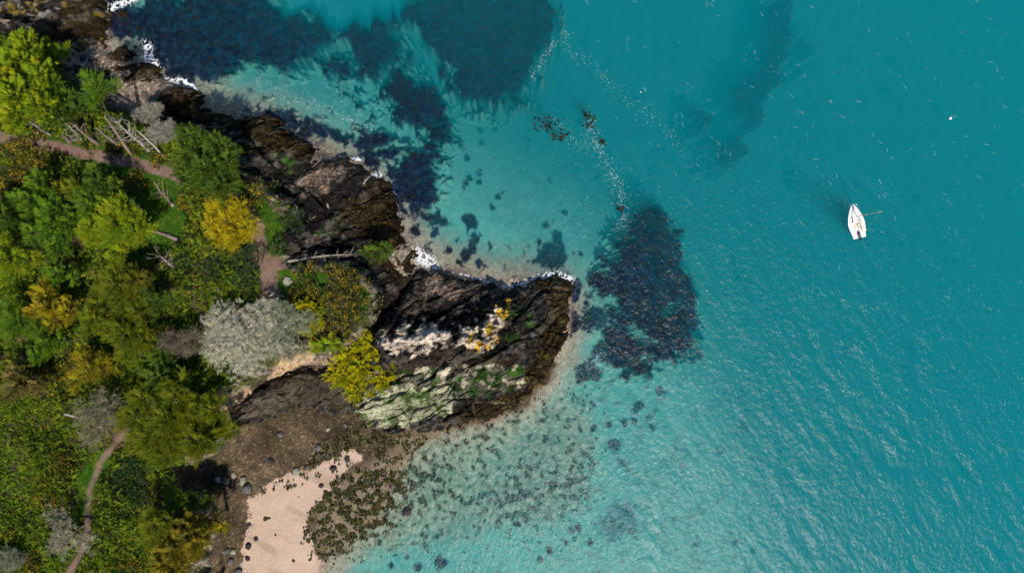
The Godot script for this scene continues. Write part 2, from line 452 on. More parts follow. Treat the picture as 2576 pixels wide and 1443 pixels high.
func sheet(pos: PackedVector3Array, col: PackedColorArray, idx: PackedInt32Array, flat := false) -> ArrayMesh:
	var nor := PackedVector3Array()
	nor.resize(pos.size())
	for k in range(0, idx.size(), 3):
		var a := idx[k]
		var b := idx[k + 1]
		var c := idx[k + 2]
		var n := (pos[c] - pos[a]).cross(pos[b] - pos[a])
		nor[a] += n
		nor[b] += n
		nor[c] += n
	for k in nor.size():
		nor[k] = nor[k].normalized()
	var arr := []
	arr.resize(Mesh.ARRAY_MAX)
	arr[Mesh.ARRAY_VERTEX] = pos
	if not flat: arr[Mesh.ARRAY_NORMAL] = nor
	if col.size():
		arr[Mesh.ARRAY_COLOR] = col
	arr[Mesh.ARRAY_INDEX] = idx
	var me := ArrayMesh.new()
	me.add_surface_from_arrays(Mesh.PRIMITIVE_TRIANGLES, arr)
	return me

func pebble_color() -> Color:
	var k := rng.randf()
	if k < 0.10: return Color(0.36, 0.30, 0.24)
	if k < 0.32: return Color(0.17, 0.115, 0.075)
	return Color(0.105, 0.09, 0.075) * rng.randf_range(0.6, 1.35)

func ground_color(x: float, y: float, h: float) -> Color:
	var n1 := nB.get_noise_2d(x * 3.0, y * 3.0)
	var n2 := nC.get_noise_2d(x * 2.0, y * 2.0)
	var wx := x + n1 * 0.9 + n2 * 0.5
	var wy := y + nB.get_noise_2d(y * 3.0 + 50.0, x * 3.0) * 0.9 - n2 * 0.5
	var c := Color.BLACK
	var t := get_m(m_top, wx, wy)
	if t > 0.25:
		var n3 := nA.get_noise_2d(x * 1.2, y * 1.2)
		c = Color(0.045, 0.04, 0.022).lerp(Color(0.035, 0.055, 0.014), smooth(-0.2, 0.25, n3))
		c = c.lerp(Color(0.10, 0.07, 0.045), smooth(0.1, 0.4, nA.get_noise_2d(x * 1.6 + 300.0, y * 1.6)) * 0.7)
		var g := get_m(z["grass"], wx, wy)
		c = c.lerp(Color(0.028, 0.075, 0.008).lerp(Color(0.06, 0.10, 0.012), smooth(-0.2, 0.4, n1 + n2)), smooth(0.3, 0.6, g))
		if t < 0.93 and x > -55.0:   # the broken rim of the cliff
			var rock := Color(0.33, 0.275, 0.21).lerp(Color(0.13, 0.11, 0.09), smooth(-0.2, 0.3, n2))
			rock = rock.lerp(Color(0.07, 0.08, 0.02), smooth(0.0, 0.3, n1))
			c = c.lerp(rock, smooth(0.93, 0.75, t + n2 * 0.25))
		var b := get_m(z["bluff"], wx, wy)
		c = c.lerp(Color(0.40, 0.29, 0.18) * (1.0 + n2 * 0.5), smooth(0.3, 0.6, b))
		var p := maxf(get_m(z["path"], x + n2 * 0.25, y - n2 * 0.25), get_m(z["bare"], wx, wy))
		c = c.lerp(Color(0.17, 0.115, 0.09) * (1.0 + n2 * 0.25 + rng.randf_range(-0.1, 0.1)), smooth(0.35, 0.6, p))
		return c
	if h > -0.35:
		var s := get_m(z["sand"], wx, wy)
		if y < 14.0:
			c = pebble_color() * 1.35
		else:
			c = (pebble_color() * Color(0.8, 0.7, 0.55)).lerp(Color(0.06, 0.048, 0.03) * (1.0 + n2 * 0.8), 0.45)
			c = c.lerp(Color(0.035, 0.028, 0.02), smooth(0.05, 0.4, n1) * 0.7) * (1.0 + nA.get_noise_2d(x * 1.6 + 77.0, y * 1.6) * 0.9)
		var reef := smooth(0.35, 0.75, get_m(z["specks"], wx, wy))
		c = c.lerp(Color(0.26, 0.205, 0.15) * (1.0 + n2 * 0.4), reef * 0.55)
		c = c.lerp(Color(0.44, 0.325, 0.25) * (1.0 + n1 * 0.06 - 0.22 * smooth(0.1, 0.35, nA.get_noise_2d(x * 0.8 + y * 0.6 + 40.0, (y - x * 0.5) * 4.0)) + rng.randf_range(-0.02, 0.02)), smooth(0.4, 0.55, s + n2 * 0.2 + rng.randf_range(-0.06, 0.06)))
		if s > 0.4: c = c.lerp(Color(0.285, 0.215, 0.165), smooth(0.62, 0.52, h + n1 * 0.22) * smooth(0.4, 0.55, s))
		if t > 0.08:
			c = c.lerp(Color(0.06, 0.05, 0.042), smooth(0.08, 0.25, t + n2 * 0.1))
		var b2 := get_m(z["bluff"], wx, wy)
		c = c.lerp(Color(0.40, 0.29, 0.18) * (1.0 + n2 * 0.5), smooth(0.3, 0.6, b2))
	if h < 0.25:
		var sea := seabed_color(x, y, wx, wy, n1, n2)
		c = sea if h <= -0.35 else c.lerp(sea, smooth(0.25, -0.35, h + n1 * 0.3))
	return c

func seabed_color(x: float, y: float, wx: float, wy: float, n1: float, n2: float) -> Color:
	var n3 := nA.get_noise_2d(x * 0.9, y * 0.9)
	var c := Color(0.075, 0.28, 0.245) * (1.0 + n3 * 0.12 + n2 * 0.18 + n1 * 0.12 + rng.randf_range(-0.05, 0.05))  # teal tint of the water above is put into the sand colour
	var s := get_m(z["shore"], x, y)
	c = c.lerp(Color(0.235, 0.235, 0.18) * (1.0 + n2 * 0.25 + rng.randf_range(-0.2, 0.2)), smooth(-0.02, 0.30, s + n1 * 0.10))
	c = c.lerp(Color(0.11, 0.17, 0.115).lerp(Color(0.19, 0.225, 0.165), smooth(-0.15, 0.25, n1 * 0.7 + n2 + n3 * 0.3)) * (1.0 + n2 * 0.4), smooth(0.15, 0.9, get_m(z["specks"], x, y) + n1 * 0.25) * 0.75)
	# light and dark of surface ripples, painted as streaks on the seabed further out
	c *= 1.0 - 0.22 * smooth(0.05, 0.45, nC.get_noise_2d(x * 1.1 + y * 0.25, y * 0.4)) * smooth(-10.0, 25.0, x)
	c = c.lerp(Color(0.004, 0.008, 0.036).lerp(Color(0.025, 0.055, 0.04), smooth(0.3, 0.8, get_m(z["specks"], x, y))), weed_share(x, y, wx, wy, n1, n2) * 0.95)  # navy weed: blue of the reflected sky is put into its colour
	return c

func weed_share(x: float, y: float, wx: float, wy: float, n1: float, n2: float) -> float:
	var k := get_m(z["kelp"], wx, wy) - get_m(z["kelp_gap"], wx, wy) * 1.2
	var w := smooth(0.2, 0.5, k + n1 * 0.55 + n2 * 0.2 + nA.get_noise_2d(x * 2.0 + 900.0, y * 2.0) * 0.3) if k > -0.5 else 0.0
	var dt := get_m(z["dots"], wx, wy)
	if dt > 0.05: w = maxf(w, smooth(0.25, 0.6, dt + n2 * 0.3 + n1 * 0.2))
	var fa := get_m(z["faint"], x, y)
	if fa > 0.05: w = maxf(w, 0.6 * smooth(0.3, 0.8, fa + n1 * 0.6 + n2 * 0.4))
	var sp := get_m(z["specks"], x, y)
	if sp > 0.05:
		w = maxf(w, smooth(-0.04, 0.34, nB.get_noise_2d(x * 5.0 + 40.0, y * 5.0) + nC.get_noise_2d(x * 1.6, y * 1.6 + 30.0) * 0.3 + nA.get_noise_2d(x * 1.3, y * 1.3 + 70.0) * 0.35) * smooth(0.25, 0.8, sp + n1 * 0.2) * 0.9)
	var co := get_m(z["cove"], x, y)
	if co > 0.05:
		w = maxf(w, smooth(0.22, 0.36, nB.get_noise_2d(x * 3.2 + 140.0, y * 3.2) + nA.get_noise_2d(x * 1.3, y * 1.3 + 170.0) * 0.3) * smooth(0.2, 0.7, co))
	return w

func water() -> void:
	var xs := PackedFloat32Array()
	var v := -124.0
	while v < 124.0:
		xs.append(v)
		v += 1.0 if v < -35.0 else 0.38
	var nx := xs.size()
	var nz := 416
	var pos := PackedVector3Array()
	pos.resize(nx * nz)
	var w1 := noise(71, 0.16, 3)
	for j in nz:
		for i in nx:
			var x := xs[i]
			var y := -79.0 + 158.0 * j / (nz - 1)
			var a := (x * 0.84 - y * 0.55)      # crests run from upper left to lower right
			var b := (x * 0.55 + y * 0.84)
			var gust := smooth(-0.35, 0.35, nA.get_noise_2d(x * 0.6 + 700.0, y * 0.6))
			pos[j * nx + i] = Vector3(x, w1.get_noise_2d(a * 2.2, b * 0.55) * 0.15 * smooth(-30.0, 45.0, x + y * 0.5) * (0.4 + gust * 0.6) + w1.get_noise_2d(x * 1.2, y * 1.2 + 400.0) * 0.05, y)
	var idx := PackedInt32Array()
	for j in nz - 1:
		for i in nx - 1:
			var a := j * nx + i
			idx.append_array([a, a + 1, a + nx, a + 1, a + nx + 1, a + nx])
	var m := StandardMaterial3D.new()
	m.transparency = BaseMaterial3D.TRANSPARENCY_ALPHA
	m.albedo_color = Color(0.0, 0.22, 0.26, 0.0)
	m.roughness = 0.24
	m.metallic_specular = 0.22
	var n := noise(73, 0.02, 5)
	n.fractal_gain = 0.62
	m.normal_enabled = true
	m.normal_texture = noise_tex(n, 2048, 0, 1, 4.5)
	m.uv1_triplanar = true
	m.uv1_world_triplanar = true
	m.uv1_scale = Vector3(1.0 / 47.0, 1.0 / 47.0, 1.0 / 62.0)
	var o := obj("water", sheet(pos, PackedColorArray(), idx), m)
	tag(o, "clear turquoise sea surface with small ripples", "water", "", "structure")
	var f := FogVolume.new()
	f.name = "sea_water"
	f.size = Vector3(246, 24, 156)
	f.position = Vector3(0, -12.2, 0)
	var fm := FogMaterial.new()
	fm.albedo = Color(0.0, 0.85, 1.0).linear_to_srgb()
	fm.density = 0.075
	f.material = fm
	tag(f, "cloudy turquoise body of the sea", "water", "", "structure")
	add_child(f)

# ---------------------------------------------------------------- rocks
func rock_color(x: float, y: float, h: float, groove: float) -> Color:
	var n1 := nB.get_noise_2d(x * 3.0, y * 3.0)
	var n2 := nC.get_noise_2d(x * 2.5, y * 2.5)
	var n3 := nC.get_noise_2d(x * 1.0 + 80.0, y * 1.0)
	var wx := x + n1 * 2.0 + n2 * 0.7
	var wy := y + n3 * 1.6 - n2 * 0.7
	var c := Color(0.020, 0.018, 0.016) * (1.0 + n2 * 0.6)
	c = c.lerp(Color(0.10, 0.092, 0.082), smooth(0.16, 0.42, n3 + n2 * 0.4) * 0.6)
	c = c.lerp(Color(0.055, 0.045, 0.033) * (1.0 + n2 * 0.5), smooth(0.3, 0.7, get_m(z["brown"], wx, wy)))
	c = c.lerp(Color(0.035, 0.07, 0.015) * (1.0 + n2 * 0.5), smooth(0.3, 0.6, get_m(z["algae"], wx, wy)) * smooth(-0.05, 0.3, n1 + n2 * 0.4))
	var mo := get_m(z["mossy"], wx, wy)
	if mo > 0.1:
		var mc := Color(0.10, 0.10, 0.07).lerp(Color(0.03, 0.075, 0.012), smooth(-0.05, 0.2, n1 + n2 * 0.5)).lerp(Color(0.42, 0.38, 0.27), smooth(0.12, 0.34, n3 + n2 * 0.5 - n1 * 0.2))
		c = c.lerp(mc, smooth(0.25, 0.6, mo))
	c = c.lerp((Color(0.36, 0.37, 0.24) * (1.0 + n2 * 0.4)).lerp(Color(0.07, 0.11, 0.03), smooth(0.02, 0.28, n1 + n2 * 0.5)), smooth(0.35, 0.55, get_m(z["limewash"], wx, wy)))
	c = c.lerp(Color(0.013, 0.011, 0.012) * (1.0 + n2 * 0.5), smooth(0.3, 0.6, get_m(z["painted_shade"], wx, wy) + n1 * 0.2) * 0.9)  # shade of the north flank, gully and cliff foot painted into the rock
	var pa := get_m(z["pale"], wx, wy)
	if pa > 0.2:
		c = c.lerp(Color(0.54, 0.46, 0.37) * (1.0 + n2 * 0.6), smooth(0.3, 0.6, pa) * smooth(-0.35, 0.0, n1 + n3 * 0.6 + n2 * 0.3))
	var li := get_m(z["lichen"], wx, wy)
	c = c.lerp(Color(0.50, 0.31, 0.02) * (1.0 + n2 * 0.5), smooth(0.3, 0.6, li) * smooth(0.10, 0.3, n1 + n3 * 0.7 + n2 * 0.5))
	if groove > 0.0 and h > 0.9:   # lichen of the dry crests north of the cove
		c = c.lerp(Color(0.40, 0.28, 0.02), groove * smooth(0.15, 0.3, n1 + n2 * 0.6))
		c = c.lerp(Color(0.38, 0.37, 0.36), groove * smooth(0.2, 0.4, n3 + n2 * 0.5))
	var we := get_m(z["weedy"], wx, wy)
	var low := maxf(smooth(1.0, 0.55, h + n1 * 0.5), smooth(0.4, 0.6, we))
	c = c.lerp(Color(0.020, 0.014, 0.008).lerp(Color(0.080, 0.058, 0.016) if x > -2.0 else Color(0.04, 0.029, 0.012), smooth(0.0, 0.5, n2 + n3 * 0.5)), low * (1.0 if we > 0.15 or y < 10.0 else 0.6))
	c = c.lerp(pebble_color() * Color(1.0, 0.92, 0.9), smooth(0.4, 0.6, get_m(z["pocket"], wx, wy)))
	return c

func rock(called: String, label: String, outline: Array, lift: float, ridges: Array, strike: float, rough: float, lichen := 0.0, step := 0.17) -> void:
	var p := poly(outline, minf(lift, 2.0) * 0.6 + 0.4)
	var m := blur(fill(blank(), p), 0.9)
	var lo := Vector2(1e9, 1e9)
	var hi := -lo
	for q in p:
		lo = lo.min(q)
		hi = hi.max(q)
	lo -= Vector2(1.6, 1.6)
	hi += Vector2(1.6, 1.6)
	lo = lo.max(Vector2(-110, -70))
	var nx := int((hi.x - lo.x) / step) + 1
	var nz := int((hi.y - lo.y) / step) + 1
	var cs := cos(strike)
	var sn := sin(strike)
	var pos := PackedVector3Array()
	var col := PackedColorArray()
	var keep := PackedInt32Array()
	keep.resize(nx * nz)
	keep.fill(-1)
	for j in nz:
		for i in nx:
			var x := lo.x + i * step
			var y := lo.y + j * step
			var w1 := nB.get_noise_2d(x * 5.0, y * 5.0)
			var k := get_m(m, x + w1 * 1.6, y + nC.get_noise_2d(x * 1.0, y * 1.0) * 1.3)
			if k < 0.06:
				continue
			var u := x * cs + y * sn + w1 * 0.15
			var v := -x * sn + y * cs + nB.get_noise_2d(x * 1.0, y * 1.0) * 1.2
			var e := smooth(0.1, 0.75, k)
			var h := height(x, y) - 0.5 * smooth(0.3, 0.06, k)
			var rel := nK.get_noise_2d(u * 0.34, v * 0.85) * 0.42 * rough + nK.get_noise_2d(u * 1.0 + 60.0, v * 2.3) * 0.26 * rough + nK.get_noise_2d(u * 2.6 + 20.0, v * 5.2) * 0.10 * rough
			var slab := nK.get_noise_2d(u * 0.28 + 9.0, v * 1.9)
			rel += slab * 0.34 * rough
			rel += (nR.get_noise_2d(u * 0.4, v * 1.6) * 0.5 + 0.3) * 0.6 * rough
			rel -= (smooth(-0.86, -0.98, nV.get_noise_2d(u * 0.34, v * 0.85)) * 0.5 + smooth(-0.85, -0.98, nV.get_noise_2d(u * 1.0 + 60.0, v * 2.3)) * 0.22) * rough
			rel += nC.get_noise_2d(x * 4.0, y * 4.0) * 0.10 + nC.get_noise_2d(x * 10.0, y * 10.0) * 0.05
			var tone := 1.0 + slab * 0.3 + nK.get_noise_2d(u * 1.0 + 60.0, v * 2.3) * 0.35 + nK.get_noise_2d(u * 2.6 + 20.0, v * 5.2) * 0.25
			var rise := lift
			for r in ridges:
				var best := 1e9
				var qv := Vector2(x, y)
				for s in range(0, r[0].size() - 2, 2):
					var a := at(r[0][s], r[0][s + 1], r[1])
					var b := at(r[0][s + 2], r[0][s + 3], r[1])
					best = minf(best, qv.distance_to(Geometry2D.get_closest_point_to_segment(qv, a, b)))
				rise += float(r[1]) * exp(-pow((best + w1 * 1.2) / float(r[2]), 2.0))
			h += e * (rise + rel - 0.25)
			keep[j * nx + i] = pos.size()
			pos.append(Vector3(x, h, y))
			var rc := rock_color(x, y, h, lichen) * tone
			if h > 1.3 and slab > 0.25: rc = rc.lerp(Color(0.15, 0.13, 0.105), smooth(0.25, 0.8, slab) * smooth(-0.1, 0.25, nC.get_noise_2d(x * 1.3 + 7.0, y * 1.3)) * 0.45)
			col.append(rc)
			if rng.randf() < 0.11 and h > 0.1 and get_m(z["weedy"], x, y) > 0.45 and nB.get_noise_2d(x * 4.0, y * 4.0 + 9.0) > -0.12:
				wrack_at.append(Vector3(x, h, y))
	var idx := PackedInt32Array()
	for j in nz - 1:
		for i in nx - 1:
			var a := keep[j * nx + i]
			var b := keep[j * nx + i + 1]
			var c := keep[(j + 1) * nx + i]
			var d := keep[(j + 1) * nx + i + 1]
			if a < 0 or b < 0 or c < 0 or d < 0:
				continue
			idx.append_array([a, b, c, b, d, c])
	if idx.is_empty():
		return
	if not z.has("rock_mat"):
		z["rock_mat"] = grained(Color(1.25, 1.25, 1.25), 0.7, 3.2, 0.62, 5.0, 15)
	var o := obj(called, sheet(pos, col, idx, true), z["rock_mat"])
	tag(o, label, "rock")

func rocks() -> void:
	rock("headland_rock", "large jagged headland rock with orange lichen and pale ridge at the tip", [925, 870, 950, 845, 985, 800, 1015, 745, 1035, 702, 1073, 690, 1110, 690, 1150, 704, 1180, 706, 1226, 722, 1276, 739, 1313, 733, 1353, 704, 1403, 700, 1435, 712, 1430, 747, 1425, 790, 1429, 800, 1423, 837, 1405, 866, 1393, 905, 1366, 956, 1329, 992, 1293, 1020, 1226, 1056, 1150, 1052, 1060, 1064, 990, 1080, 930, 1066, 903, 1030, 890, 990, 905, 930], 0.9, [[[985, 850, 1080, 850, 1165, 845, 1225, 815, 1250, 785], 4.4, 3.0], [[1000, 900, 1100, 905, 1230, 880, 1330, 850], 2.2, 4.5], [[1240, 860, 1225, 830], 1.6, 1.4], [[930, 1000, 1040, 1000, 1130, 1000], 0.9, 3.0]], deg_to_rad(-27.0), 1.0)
	rock("shore_rock", "dark stepped rock shelf below lichen-topped crag in the upper corner", [-120, -60, 255, -60, 247, 0, 266, 27, 268, 45, 250, 63, 255, 97, 236, 114, 200, 127, 160, 150, 132, 152, 120, 112, 60, 97, -120, 110], 1.1, [[[-100, 60, 60, 78, 130, 50], 2.2, 3.6], [[60, 96, 130, 104], 2.5, 1.8], [[120, 130, 250, 40], 0.7, 3.0]], deg_to_rad(-40.0), 1.0, 0.3)
	rock("shore_rock", "seaweed-covered rock between the pebble beach and the breaking foam", [205, 172, 232, 190, 262, 198, 300, 178, 320, 150, 362, 152, 396, 168, 408, 197, 416, 216, 380, 212, 345, 216, 300, 205, 262, 208, 228, 204], 0.25, [], deg_to_rad(-20.0), 0.7)
	rock("shore_rock", "small isolated black rock standing in the shallows by the pebbles", [274, 132, 298, 108, 318, 116, 318, 138, 300, 148, 282, 147], 1.1, [], 0.3, 0.6)
	rock("shore_rock", "small brown rock ringed by foam near the upper edge", [280, 38, 318, 14, 322, 24, 300, 44, 284, 46], 1.2, [], -0.6, 0.5)
	rock("shore_rock", "long black weed-draped rock below the dark clifftop bush", [402, 268, 425, 236, 465, 226, 508, 244, 510, 276, 545, 292, 590, 303, 622, 307, 680, 288, 702, 298, 698, 322, 730, 342, 784, 364, 792, 395, 765, 432, 705, 455, 680, 482, 640, 436, 600, 380, 556, 332, 500, 312, 445, 332, 400, 325], 0.7, [[[440, 280, 560, 320, 660, 350, 740, 390], 1.0, 4.0], [[620, 390, 690, 440], 1.8, 2.6]], deg_to_rad(-33.0), 1.0)
	rock("shore_rock", "slanting green-streaked rock slabs under the leaning cliff tree", [700, 475, 752, 440, 800, 412, 860, 405, 905, 420, 945, 448, 990, 472, 978, 502, 1003, 540, 1008, 560, 994, 590, 1003, 607, 1032, 614, 1040, 636, 1030, 656, 1036, 695, 1010, 735, 985, 790, 950, 840, 935, 830, 970, 765, 972, 720, 930, 676, 880, 652, 800, 648, 755, 645, 760, 590, 795, 555, 765, 520], 0.6, [[[770, 620, 860, 570, 980, 500], 1.5, 2.2], [[820, 640, 940, 600, 1010, 570], 0.9, 2.0], [[790, 500, 880, 450], 0.8, 1.6]], deg_to_rad(-35.0), 1.1)
	rock("shore_rock", "brown eroded rock slope below the sandy bluff", [600, 1045, 648, 1000, 700, 950, 770, 928, 850, 935, 890, 985, 905, 1020, 880, 1040, 800, 1018, 740, 1028, 680, 1045, 620, 1058], 0.3, [[[650, 1000, 760, 945, 850, 945], 1.3, 1.6]], deg_to_rad(-20.0), 0.7)
	rock("shore_rock", "low mossy ledge at the water's edge beside the pale limestone", [1050, 1078, 1080, 1056, 1130, 1052, 1190, 1060, 1160, 1072, 1110, 1078, 1076, 1092], 0.5, [], deg_to_rad(-10.0), 0.6)

# ---------------------------------------------------------------- seaweed
func frond_mesh(n: int, len_: float, wide: float, seed_: int) -> ArrayMesh:
	var r := RandomNumberGenerator.new()
	r.seed = seed_
	var st := begin()
	for k in n:
		var a := TAU * k / n + r.randf_range(-0.4, 0.4)
		var d := Vector3(cos(a), 0, sin(a))
		var s := d.cross(Vector3.UP)
		var l := len_ * r.randf_range(0.6, 1.15)
		var rise := r.randf_range(0.1, 0.45)
		var b := d * l * 0.1
		var m := d * l * 0.55 + Vector3.UP * rise + s * r.randf_range(-0.1, 0.1)
		var t := d * l + Vector3.UP * rise * r.randf_range(0.3, 1.0) + s * r.randf_range(-0.25, 0.25) * l
		var w := wide * r.randf_range(0.7, 1.3)
		tri(st, b - s * w * 0.4, m - s * w, b + s * w * 0.4)
		tri(st, b + s * w * 0.4, m - s * w, m + s * w)
		tri(st, m - s * w, t, m + s * w)
	return done(st)

func weeds() -> void:
	var fm := mat(Color.WHITE, 1.0)
	fm.specular_mode = BaseMaterial3D.SPECULAR_DISABLED
	var kelp_mesh := frond_mesh(6, 0.6, 0.06, 3)
	var beds := [["kelp_bed", "broad dark kelp bed in deeper water at the top of the bay", Rect2(990, -60, 430, 340)],
		["kelp_bed", "ragged kelp bed between the pale sand channels of the bay", Rect2(860, 30, 160, 190)],
		["kelp_bed", "mottled kelp bed just below the two upper beds", Rect2(940, 185, 190, 145)],
		["kelp_bed", "wide kelp and weed bed along the foaming upper shore", Rect2(250, -20, 585, 230)],
		["kelp_bed", "dark weed bed beside the slanting rock slabs", Rect2(960, 320, 160, 230)],
		["kelp_bed", "large triangular kelp bed off the tip of the headland", Rect2(1470, 510, 310, 460)],
		["kelp_bed", "dark weed fringe hugging the headland rock", Rect2(1330, 560, 160, 430)],
		["kelp_bed", "square rippled weed patch in the lower shallows", Rect2(1490, 1250, 150, 150)],
		["kelp_bed", "faint deep weed patches between the headland and the sailboat", Rect2(1760, 10, 380, 410)],
		["weed_patch", "scattered weed clumps in the cove below the rocks", Rect2(600, 230, 360, 190)]]
	for bed in beds:
		var xf := []
		var cols := []
		var rect: Rect2 = bed[2]
		var n := int(rect.size.x * rect.size.y * U * U * 3.0)
		for k in n:
			var d := Vector2(rng.randf_range(rect.position.x, rect.end.x), rng.randf_range(rect.position.y, rect.end.y))
			var p := at(d.x, d.y, -1.2)
			var n1 := nB.get_noise_2d(p.x * 3.0, p.y * 3.0)
			var w := weed_share(p.x, p.y, p.x + n1 * 0.9, p.y - n1 * 0.9, n1, nC.get_noise_2d(p.x * 2.0, p.y * 2.0))
			if rng.randf() > smooth(0.45, 1.0, w):
				continue
			var h := height(p.x, p.y)
			if h > -0.25:
				continue
			xf.append(Transform3D(Basis(Vector3.UP, rng.randf() * TAU) * Basis.from_scale(Vector3.ONE * rng.randf_range(0.6, 1.3)), Vector3(p.x, minf(h + rng.randf_range(0.0, 0.3), -0.35), p.y)))
			cols.append(vary(pick([Color(0.004, 0.008, 0.032), Color(0.006, 0.011, 0.03), Color(0.014, 0.012, 0.014)]), 0.4))  # blue of the sky reflection is put into the frond colours
		if xf.is_empty(): continue
		var o := many(bed[0], kelp_mesh, fm, xf, cols)
		tag(o, bed[1], "kelp", "", "stuff")
	# tufts on stones of the lower shallows, and on the drying reef above them
	var tuft := frond_mesh(7, 0.3, 0.065, 9)
	var xf2 := []
	var col2 := []
	for k in 17000:
		var d := Vector2(rng.randf_range(760, 1530), rng.randf_range(960, 1420))
		var p := at(d.x, d.y, -0.3)
		var sp := get_m(z["specks"], p.x, p.y)
		var f := nB.get_noise_2d(p.x * 5.0 + 40.0, p.y * 5.0) + nC.get_noise_2d(p.x * 1.6, p.y * 1.6 + 30.0) * 0.3 + nA.get_noise_2d(p.x * 1.3, p.y * 1.3 + 70.0) * 0.35
		if rng.randf() > smooth(0.12, 0.4, f) * sp:
			continue
		var h := height(p.x, p.y)
		xf2.append(Transform3D(Basis(Vector3.UP, rng.randf() * TAU) * Basis.from_scale(Vector3.ONE * rng.randf_range(0.5, 1.1)), Vector3(p.x, h, p.y)))
		col2.append(vary(pick([Color(0.014, 0.022, 0.026), Color(0.02, 0.035, 0.035), Color(0.03, 0.065, 0.03), Color(0.045, 0.06, 0.02)]), 0.4))
	tag(many("seaweed_tufts", tuft, fm, xf2, col2), "small seaweed tufts speckling the sand of the lower shallows", "seaweed", "", "stuff")
	var xf3 := []
	var col3 := []
	var wrack := func(ring: Array, n: int, keep_: float) -> void:
		var p := poly(ring, 0.5)
		var lo := p[0]
		var hi := p[0]
		for q in p:
			lo = lo.min(q)
			hi = hi.max(q)
		for k in n:
			var q := Vector2(rng.randf_range(lo.x, hi.x), rng.randf_range(lo.y, hi.y))
			if not Geometry2D.is_point_in_polygon(q, p):
				continue
			if nB.get_noise_2d(q.x * 5.0, q.y * 5.0 + 31.0) < keep_:
				continue
			xf3.append(Transform3D(Basis(Vector3.UP, rng.randf() * TAU) * Basis.from_scale(Vector3.ONE * rng.randf_range(0.5, 1.1)), Vector3(q.x, height(q.x, q.y) + 0.05, q.y)))
			col3.append(vary(pick([Color(0.022, 0.016, 0.008), Color(0.03, 0.024, 0.01), Color(0.05, 0.06, 0.02), Color(0.08, 0.085, 0.03), Color(0.15, 0.14, 0.07)]), 0.4))
	wrack.call([760, 1170, 800, 1120, 900, 1060, 990, 1085, 1060, 1080, 1075, 1110, 1020, 1160, 960, 1150, 905, 1120, 860, 1150, 800, 1170], 2600, 0.0)
	wrack.call([785, 1310, 830, 1225, 880, 1180, 985, 1180, 1020, 1240, 960, 1330, 860, 1370, 800, 1370], 6000, 0.0)
	wrack.call([770, 1330, 800, 1250, 850, 1190, 1000, 1150, 1050, 1230, 990, 1350, 880, 1400, 790, 1400], 5200, 0.14)
	wrack.call([650, 1240, 690, 1205, 760, 1185, 800, 1180, 830, 1190, 790, 1200, 700, 1240], 500, 0.1)
	tag(many("beach_wrack", tuft, fm, xf3, col3), "brown and green seaweed strewn on the stones above the sand", "seaweed", "", "stuff")
	var xf4 := []
	var col4 := []
	for q in wrack_at:
		xf4.append(Transform3D(Basis(Vector3.UP, rng.randf() * TAU) * Basis.from_scale(Vector3(1, 0.5, 1) * rng.randf_range(0.5, 1.0)), q))
		col4.append(vary(pick([Color(0.018, 0.012, 0.006), Color(0.045, 0.032, 0.010), Color(0.075, 0.055, 0.014), Color(0.03, 0.022, 0.010)]), 0.35))
	tag(many("rockweed", tuft, fm, xf4, col4), "brown rockweed draped over the rocks at the tide line", "seaweed", "", "stuff")
	# single clumps on bare sand
	var lone := []
	for s in LONE:
		var p := at(s[0], s[1], -1.5)
		var xf := []
		var cols := []
		var thin := rng.randf_range(0.4, 1.0)
		var turn := rng.randf() * TAU
		for k in int(8 + s[2] * s[2] * 9 * thin):
			var o := Vector2.from_angle(rng.randf() * TAU) * sqrt(rng.randf()) * float(s[2]) * 0.55
			o = Vector2(o.x * thin, o.y).rotated(turn)
			var h := height(p.x + o.x, p.y + o.y)
			xf.append(Transform3D(Basis(Vector3.UP, rng.randf() * TAU) * Basis.from_scale(Vector3.ONE * rng.randf_range(0.5, 1.0)), Vector3(o.x, h + rng.randf() * 0.35, o.y)))
			cols.append(vary(Color(0.01, 0.018, 0.03), 0.4))
		var r := thing("seaweed_clump", Vector3(p.x, 0, p.y), "", "seaweed", "lone seaweed clumps on the seabed")
		lone.append(r)
		many("fronds", kelp_mesh, fm, xf, cols, r)
	single_out(lone, "dark seaweed clump on the seabed", [["the sailboat", 2152, 556], ["the white oval buoy", 2389, 298], ["the tip of the headland rock", 1430, 780], ["the triangular kelp bed", 1640, 740], ["the square weed patch", 1560, 1320], ["the pink sand", 800, 1300], ["the white surf by the headland", 1080, 665], ["the broad upper kelp bed", 1230, 130]])
	# weed drifting at the surface
	for s in [[1372, 318, 2.6, "drifting brown seaweed raft in the open bay, the widest one"], [1405, 342, 1.8, "drifting tan seaweed strip just below the widest raft"], [1484, 290, 1.6, "drifting brown seaweed tangle at the head of the long foam streak"], [1484, 316, 0.8, "compact drifting seaweed knot in the long foam streak"], [1560, 525, 0.8, "small drifting seaweed knot at the lower end of the long foam streak"], [1516, 358, 0.9, "small drifting seaweed tangle beside the long foam streak"]]:
		var p := at(s[0], s[1])
		var xf := []
		var cols := []
		for k in int(6 + s[2] * 14):
			var o := Vector2(rng.randfn(0, 0.5) * s[2], rng.randfn(0, 0.3) * s[2])
			xf.append(Transform3D(Basis(Vector3.UP, rng.randf() * TAU) * Basis.from_scale(Vector3(1.0, 0.2, 1.0) * rng.randf_range(0.6, 1.4)), Vector3(o.x, 0.07, o.y)))
			cols.append(vary(pick([Color(0.010, 0.010, 0.009), Color(0.014, 0.013, 0.010), Color(0.028, 0.026, 0.016)]), 0.4))
		var r := thing("floating_seaweed", Vector3(p.x, 0, p.y), s[3], "seaweed", "seaweed adrift in the bay")
		many("fronds", tuft, fm, xf, cols, r)

